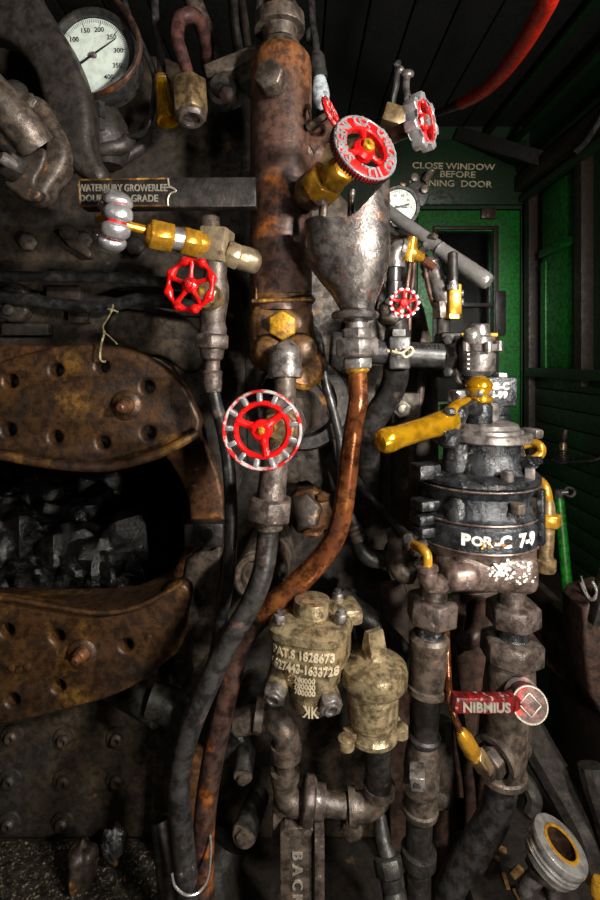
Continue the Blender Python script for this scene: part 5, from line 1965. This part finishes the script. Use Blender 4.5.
q0 = P(418, 768, .67)
m = MB().hexw(q0, q0 + V(-.25, -1, -.1).normalized() * .026, .0135, .9, 4)
sp = m.build('square_plug', M['fit'], t)
m = MB().text('88', .010, q0 + V(-.25, -1, -.1).normalized() * .0262, X1, Z1, .0006, bold=.0004)
m.build('raised_lettering', M['lever'], sp)
m = MB().lat((420, 808, .70), (418, 858, .70), [(0, 13), (1, 13)], 22)
m.lat((419, 848, .70), (418, 862, .70), [(0, 14), (.1, 17.5), (.9, 17.5), (1, 15)], 26)
m.lat((418, 858, .70), (417, 990, .70), [(0, 13), (1, 13)], 20)
m.build('lower_pipe', M['black'], t)
m = MB().tube([(380, 815, .73), (383, 840, .71), (389, 858, .70)], [6, 8, 9], n=14)
m.hex((387, 855, .70), (391, 876, .69), 15, .3)
m.lat((391, 874, .69), (396, 905, .68), [(0, 12), (.4, 12), (.45, 10), (.6, 12), (1, 12)], 22)
o = m.build('hose_tail', M['lever'])
tag(o, 'dark tapered hose tail with hex collar beside the black riser at the bottom', 'hose')
# background pipes behind risers
for pts, r, lab in (([(448, 600, .84), (450, 640, .84), (455, 690, .84), (462, 740, .84), (470, 800, .84), (468, 870, .84)], 6, 'brown background pipe between the two risers, left one'),
                    ([(482, 600, .86), (478, 630, .86), (466, 642, .85), (456, 632, .85), (458, 612, .85)], 8, 'bent dark pipe loop under the middle of the brake valve'),
                    ([(492, 690, .86), (488, 740, .86), (482, 800, .86), (478, 870, .86)], 5, 'brown background pipe between the two risers, right one')):
    m = MB().tube(pts, r, n=14)
    tag(m.build('background_pipe', M['pinkbrown']), lab, 'pipe', 'pipes behind the risers')
m = MB().sph(P(438, 790, .82), .028, (.9, .8, 1.1), 18, .3)
m.tube([(436, 720, .84), (440, 750, .83), (438, 800, .82)], 14, n=14)
tag(m.build('valve_lump', M['dull']), 'dull rounded casting behind the riser tee', 'casting')
m = MB()
vplate(m, [[(400, 800), (470, 795), (475, 1000), (395, 1000)]], .88, .02, .004, False)
tag(m.build('footplate', M['pinkbrown']), 'brown iron plate low behind the black riser', 'plate')

# thin copper tube with flare nut
t = thing('copper_flare_tube', 'thin copper tube with shiny yellow flare nut ending at the right elbow', 'tube', P(488, 768, .66))
m = MB().tube([(446, 618, .74), (447, 650, .70), (449, 690, .68), (453, 712, .665), (461, 733, .66)], 3.4, n=12)
m.build('tube', M['copper'], t)
m = MB().lat((460, 730, .66), (475, 757, .665), [(0, 4), (.1, 6), (.35, 8.5), (.8, 8.5), (.9, 7), (1, 7)], 20)
m.build('flare_nut', M['brass'], t)
m = MB().hex((475, 753, .665), (486, 769, .672), 9, .2, 4)
m.build('square_fitting', M['brassdull'], t)

# ---------- right riser
t = thing('cutout_cock', 'right riser with two big hex nuts, cutout cock and elbow under brake valve', 'valve', P(510, 770, .72))
m = MB().lat((512, 585, .71), (512, 610, .71), [(0, 13), (1, 14)], 20)
m.build('nipple', M['nut'], t)
m = MB().hex((513, 602, .71), (513, 624, .71), 26, .5)
m.build('upper_nut', M['nut'], t)
m = MB().lat((513, 622, .71), (512, 640, .71), [(0, 20), (.3, 15), (.7, 15), (1, 20)], 24)
m.build('collar', M['enamelgrey'], t)
m = MB().hex((512, 636, .71), (511, 660, .71), 30, .55)
m.build('lower_nut', M['nut'], t)
m = MB().lat((511, 656, .71), (506, 740, .71), [(0, 20), (.1, 23), (.4, 25), (.7, 23), (1, 22)], 30)
m.build('body', M['dull'], t)
cp = P(530, 705, .64)
ce = V(-.10, -1, .30).normalized()
m = MB().lathe(cp - ce * .075, ce, [(0, .026), (.03, .026), (.034, .0235), (.044, .0235), (.046, .019), (.062, .0185)], 32)
m.build('plug_housing', M['redcap'], t)
m = MB().lathe(cp - ce * .012, ce, [(-.004, .0210), (.0, .0222), (.008, .0222), (.012, .0210)], 32)
kf = m.build('plug_cap', M['redcap'], t)
m = MB()
u_, v_, a_ = frame(ce)
sq = [cp + ce * .0005 + (u_ * math.cos(PI / 2 * i) + v_ * math.sin(PI / 2 * i)) * .0135 for i in range(4)]
for i in range(4):
    m.bar(sq[i], sq[(i + 1) % 4], .0018, .0018, ce, .0003)
m.torus(cp, ce, .0213, .0014, .0012, 40, 6)
m.build('square_mark', M['ribbed'], kf)
m = MB()
ha, hb = P(512, 703, .645), P(452, 702, .625)
m.bar(ha, hb, .016, .0205, V(0, 0, 1), .003)
m.lathe(P(522, 698, .66), P(508, 702, .645) - P(522, 698, .66), [(0, .012), (.03, .012)], 16)
hd_ = m.build('cock_handle', M['redold'], t)
m = MB()
uu = (ha - hb).normalized()
hh_ = (ha + hb) / 2
ww = uu.cross(Z1)
if ww.y > 0:
    ww = -ww
m.text('NIBMIUS', .0165, hh_ + ww * .0082 - Z1 * .001, uu, V(0, 0, 1), .0016, bold=.0006, xs=1.1)
m.build('raised_lettering', M['ribbed'], hd_)
e = V(-.80, -.58, -.16).normalized()
m = MB().tube([(507, 728, .71), (506, 745, .71), (504, 760, .71), (502, 772, .71)], [19, 21, 20, 19], n=22)
m.lathe(P(506, 746, .71), e, [(-.02, .027), (.012, .030), (.016, .0325), (.030, .0325), (.0315, .031), (.0315, .024), (.022, .023)], 36)
m.lat((502, 768, .71), (502, 776, .71), [(0, 22), (.2, 24), (.8, 24), (1, 21)], 28)
m.build('elbow', M['dull'], t)
q0 = P(506, 746, .71) + e * .02
m = MB().hexw(q0, q0 + e * .026, .0195, .5)
m.lathe(q0 + e * .02, e, [(0, .013), (.014, .013)], 20)
m.build('hex_bushing', M['dull'], t)
m = MB().tube([(502, 772, .715), (500, 795, .715), (491, 822, .72), (474, 850, .725), (458, 878, .73), (447, 912, .735), (440, 985, .74)], [16, 15.5, 15.5, 16, 16.5, 17, 17], n=22)
tag(m.build('lagged_hose', M['hosegrey']), 'thick rough grey hose bending down left from the elbow at bottom right', 'hose', 'black hoses')

# ---------- lower right corner
t = thing('open_cup', 'silver threaded open cup fitting with brass inner ring on stem, bottom right', 'fitting', P(575, 900, .62))
cc = P(561, 844, .62)
ce = V(.42, -.22, .9).normalized()
Rc = .0345
m = MB().lathe(cc, ce, [(-.034, Rc * .6), (-.03, Rc * .9), (-.022, Rc * .92), (-.02, Rc * .98), (-.017, Rc * .93), (-.014, Rc * .98), (-.011, Rc * .93), (-.008, Rc * .99), (-.004, Rc), (0, Rc * .97), (.001, Rc * .92), (.001, Rc * .58), (-.003, Rc * .565)], 56, caps=False)
m.build('cup', M['steel'], t)
m = MB().lathe(cc, ce, [(.0004, Rc * .575), (-.008, Rc * .54), (-.018, Rc * .48), (-.024, Rc * .40), (-.0335, Rc * .36)], 40, caps=False)
m.lathe(cc, ce, [(-.0336, Rc * .37), (-.033, Rc * .37)], 24)
m.build('bore', M['bore'], t)
m = MB().torus(cc + ce * .001, ce, Rc * .58, .0022, .0018, 48, 8)
m.build('inner_ring', M['brass'], t)
m = MB().hexw(cc - ce * .034, cc - ce * .05, .022, .2)
m.build('lock_nut', M['dull'], t)
m = MB().tubew([(cc - ce * .045, .010), (cc - ce * .09, .010), (V(cc.x + .02, cc.y + .06, .2), .010), (V(cc.x + .03, cc.y + .08, .0), .010)], 14, True, 4)
m.build('stem', M['fit'], t)
m = MB().lat((600, 880, .62), (598, 894, .62), [(0, 6), (.2, 8), (1, 8)], 16)
m.lat((598, 892, .62), (590, 1060, .64), [(0, 5), (1, 5)], 14)
tag(m.build('brass_stub', M['brass']), 'brass stub at the right edge beside the open cup', 'fitting')
for pts, w, lab in (([(520, 715, .95), (545, 760, .93), (575, 812, .90), (590, 850, .88), (596, 920, .88)], 17, 'long dark curved bar sloping toward the open cup'),
                    ([(590, 765, .86), (596, 790, .85), (606, 820, .85), (615, 860, .85)], 12, 'short dark bar at the right edge above the open cup'),
                    ([(513, 770, .90), (528, 786, .89), (534, 800, .88), (530, 812, .88)], 8, 'small dark bracket limb right of the thick grey hose')):
    m = MB().tube(pts, w, n=10)
    tag(m.build('dark_bar', M['arm']), lab, 'bar', 'dark bars lower right')
m = MB()
m.lathe(P(500, 905, .70), V(-.3, -.5, 1), [(-.1, .06), (-.02, .06), (0, .055), (.002, .03)], 30)
m.lathe(P(545, 905, .72), V(-.1, -.5, 1), [(-.12, .045), (-.01, .045), (0, .04)], 30)
tag(m.build('floor_flange', M['arm']), 'dark round pipe flanges at the very bottom right', 'flange')
chips = [(508, 868, .68), (514, 860, .70), (519, 856, .71), (504, 862, .72), (523, 866, .70), (516, 872, .67), (503, 878, .67)]
mat_ = []
m = MB()
m.box(V(P(512, 0, .74).x, .72, P(0, 885, .70).z - .055), (.16, .16, .10), bev=.02)
tag(m.build('ledge_block', M['floor']), 'dark ledge under the scattered wood chips at bottom right', 'ledge')
for i, (x, y, d) in enumerate(chips):
    c = P(x, y, .70)
    c.z = P(0, 885, .70).z - .003
    c.y = .72 - (y - 866) * .006
    m = MB().box(c, (.006 + .003 * (i % 3), .02 + .004 * (i % 2), .005), Matrix.Rotation(i * 1.3, 3, 'Z') @ Matrix.Rotation(.2, 3, 'X'), .001)
    tag(m.build('wood_chip', M['wood']), 'pale wood chip on the dark ledge right of the thick hose', 'chip', 'wood chips')

# reverser quadrant and seat casting
t = thing('reverser_quadrant', 'dark brown toothed quadrant bar sloping down right behind the right riser', 'quadrant', P(560, 700, 1.1))
m = MB()
q0, q1 = P(520, 622, 1.20), P(582, 676, 1.03)
dirq = (q1 - q0).normalized()
m.bar(q0, q1, .035, .06, Z1, .003)
m.build('bar', M['copperdull'], t)
m = MB()
Lq = (q1 - q0).length
side = dirq.cross(Z1).normalized()
up_ = side.cross(dirq).normalized()
if up_.z < 0:
    up_ = -up_
for i in range(26):
    c = q0 + dirq * (.01 + i * Lq / 27) + up_ * .034
    m.bar(c - side * .014, c + side * .014, .0055, .012, up_, .001)
m.build('teeth', M['dull'], t)
m = MB()
m.bar(q0 + V(.05, .1, .05), q1 + V(.02, .12, .05), .02, .08, Z1, .003)
m.build('guard', M['brownwood'], t)
t = thing('reach_casting', 'brown grey angular casting with wire loop at the right edge', 'casting', P(596, 700, .92))
m = MB()
vplate(m, [[(584, 610), (590, 602), (616, 594), (644, 600), (644, 730), (608, 726), (590, 694), (585, 650)]], .90, .08, .008, False)
m.build('body', M['pinkbrown'], t)
m = MB()
m.bar(P(592, 622, .895), P(606, 572, .885), .012, .03, NY, .003)
m.build('blade', M['arm'], t)
m = MB().tube([(581, 582, .90), (585, 592, .895), (592, 600, .89), (597, 592, .89), (592, 581, .895)], 1.8, n=8)
m.tube([(581, 576, .90), (588, 598, .89)], 1.2, n=8)
m.build('wire_loop', M['fit'], t)
m = MB().box(V(P(625, 0, 1.0).x, 1.02, .17), (.14, .3, .34), bev=.01)
m.build('stand', M['brownwood'], t)
t = thing('green_pole', 'bright green painted pole standing against the cab side', 'pole', P(568, 605, 1.7))
m = MB().lat((559, 498, 1.70), (571, 628, 1.60), [(0, 5), (1, 5.2)], 18)
m.build('pole', M['greenbright'], t)
m = MB().lat((558, 490, 1.70), (559, 500, 1.70), [(0, 4), (1, 4)], 14)
m.torus(P(570, 492, 1.69), V(-.3, -1, .2), .014, .005, .006, 24, 8)
m.lat((558, 493, 1.70), (568, 492, 1.69), [(0, 3), (1, 3)], 12)
m.build('hook_head', M['fit'], t)
t = thing('signal_lamp', 'small amber lit spring mounted fitting on the dark right wall', 'lamp', V(XR - .05, 2.0, .62))
sc0 = P(563, 450, 1.95)
m = MB()
for i in range(6):
    m.torus(sc0 - Z1 * i * .009, Z1, .022 + .002 * i, .003, .003, 28, 6)
m.build('spring', M['black'], t)
m = MB().lathe(sc0, Z1, [(-.05, .012), (.02, .014), (.03, .010)], 18)
m.build('stem', M['brassdull'], t)
m = MB().lathe(sc0 + Z1 * .03, V(.2, 0, 1), [(0, .008), (.02, .016), (.05, .016), (.055, .010)], 18)
m.build('cap', M['black'], t)
m = MB().bar(sc0 - Z1 * .03, V(XR, sc0.y + .05, sc0.z - .05), .03, .02)
m.build('wall_arm', M['black'], t)
m = MB().tube([(552, 460, 1.97), (570, 462, 1.90), (590, 461, 1.80), (606, 456, 1.78)], 1.5, n=8)
tag(m.build('wire', M['hosegrey']), 'thin wire running right along the wall from the sprung fitting', 'wire')
m = MB().tube([(638, 80, 1.64), (612, 96, 1.66), (600, 120, 1.68), (586, 142, 1.72), (576, 152, 1.75)], 3, n=8)
tag(m.build('hose', M['hose']), 'thin dark hose curving along the top of the right wall', 'hose', 'black hoses')
# ================================================================= LIGHT AND CAMERA
def area(name, loc, target, size, power, col):
    l = bpy.data.lights.new(name, 'AREA')
    l.energy = power
    l.size = size
    l.color = col
    o = bpy.data.objects.new(name, l)
    o.location = loc
    o.rotation_euler = (Vector(target) - Vector(loc)).to_track_quat('-Z', 'Y').to_euler()
    COL.objects.link(o)
    return o


area('work_lamp', (.58, .0, 1.14), (.05, .78, .85), .08, 22, (1, .94, .86))
area('low_fill', (.40, -.05, .66), (.12, .72, .48), .08, 7, (1, .93, .84))  # added unseen light that lifts the lower fittings
area('high_fill', (.62, .12, 1.36), (.10, .9, 1.45), .08, 4.2, (1, .93, .85))  # added unseen light for the red pipe and the column top
area('camera_fill', (-.15, -.30, 1.3), (-.15, .9, .7), .12, 1.0, (1, .95, .9))  # added weak fill beside the camera, no lamp belongs there
l = bpy.data.lights.new('door_spot', 'SPOT')  # added unseen spot that brightens the green door and front wall
l.energy = 110
l.spot_size = math.radians(26)
l.spot_blend = .9
l.shadow_soft_size = .05
o = bpy.data.objects.new('door_spot', l)
o.location = (.42, .30, 1.55)
o.rotation_euler = (V(.80, 2.4, 1.05) - o.location).to_track_quat('-Z', 'Y').to_euler()
COL.objects.link(o)

w = bpy.data.worlds.new('world')
SC.world = w
w.use_nodes = True
w.node_tree.nodes['Background'].inputs[0].default_value = (.5, .55, .6, 1)
w.node_tree.nodes['Background'].inputs[1].default_value = .002

cam = bpy.data.cameras.new('camera')
co = bpy.data.objects.new('camera', cam)
COL.objects.link(co)
co.location = (0, 0, EZ)
co.rotation_euler = (PI / 2, 0, 0)
cam.sensor_fit = 'VERTICAL'
cam.sensor_height = 36
cam.lens = 36 * F / 900
cam.shift_y = -(450 - HY) / 900
cam.clip_start = .02
SC.camera = co
vs_ = SC.view_settings
vs_.view_transform = 'Standard'
vs_.look = 'None'
vs_.exposure = 0
vs_.gamma = 1
vs_.use_curve_mapping = False
for ob in SC.objects:
    if '_o' in ob:
        del ob['_o']
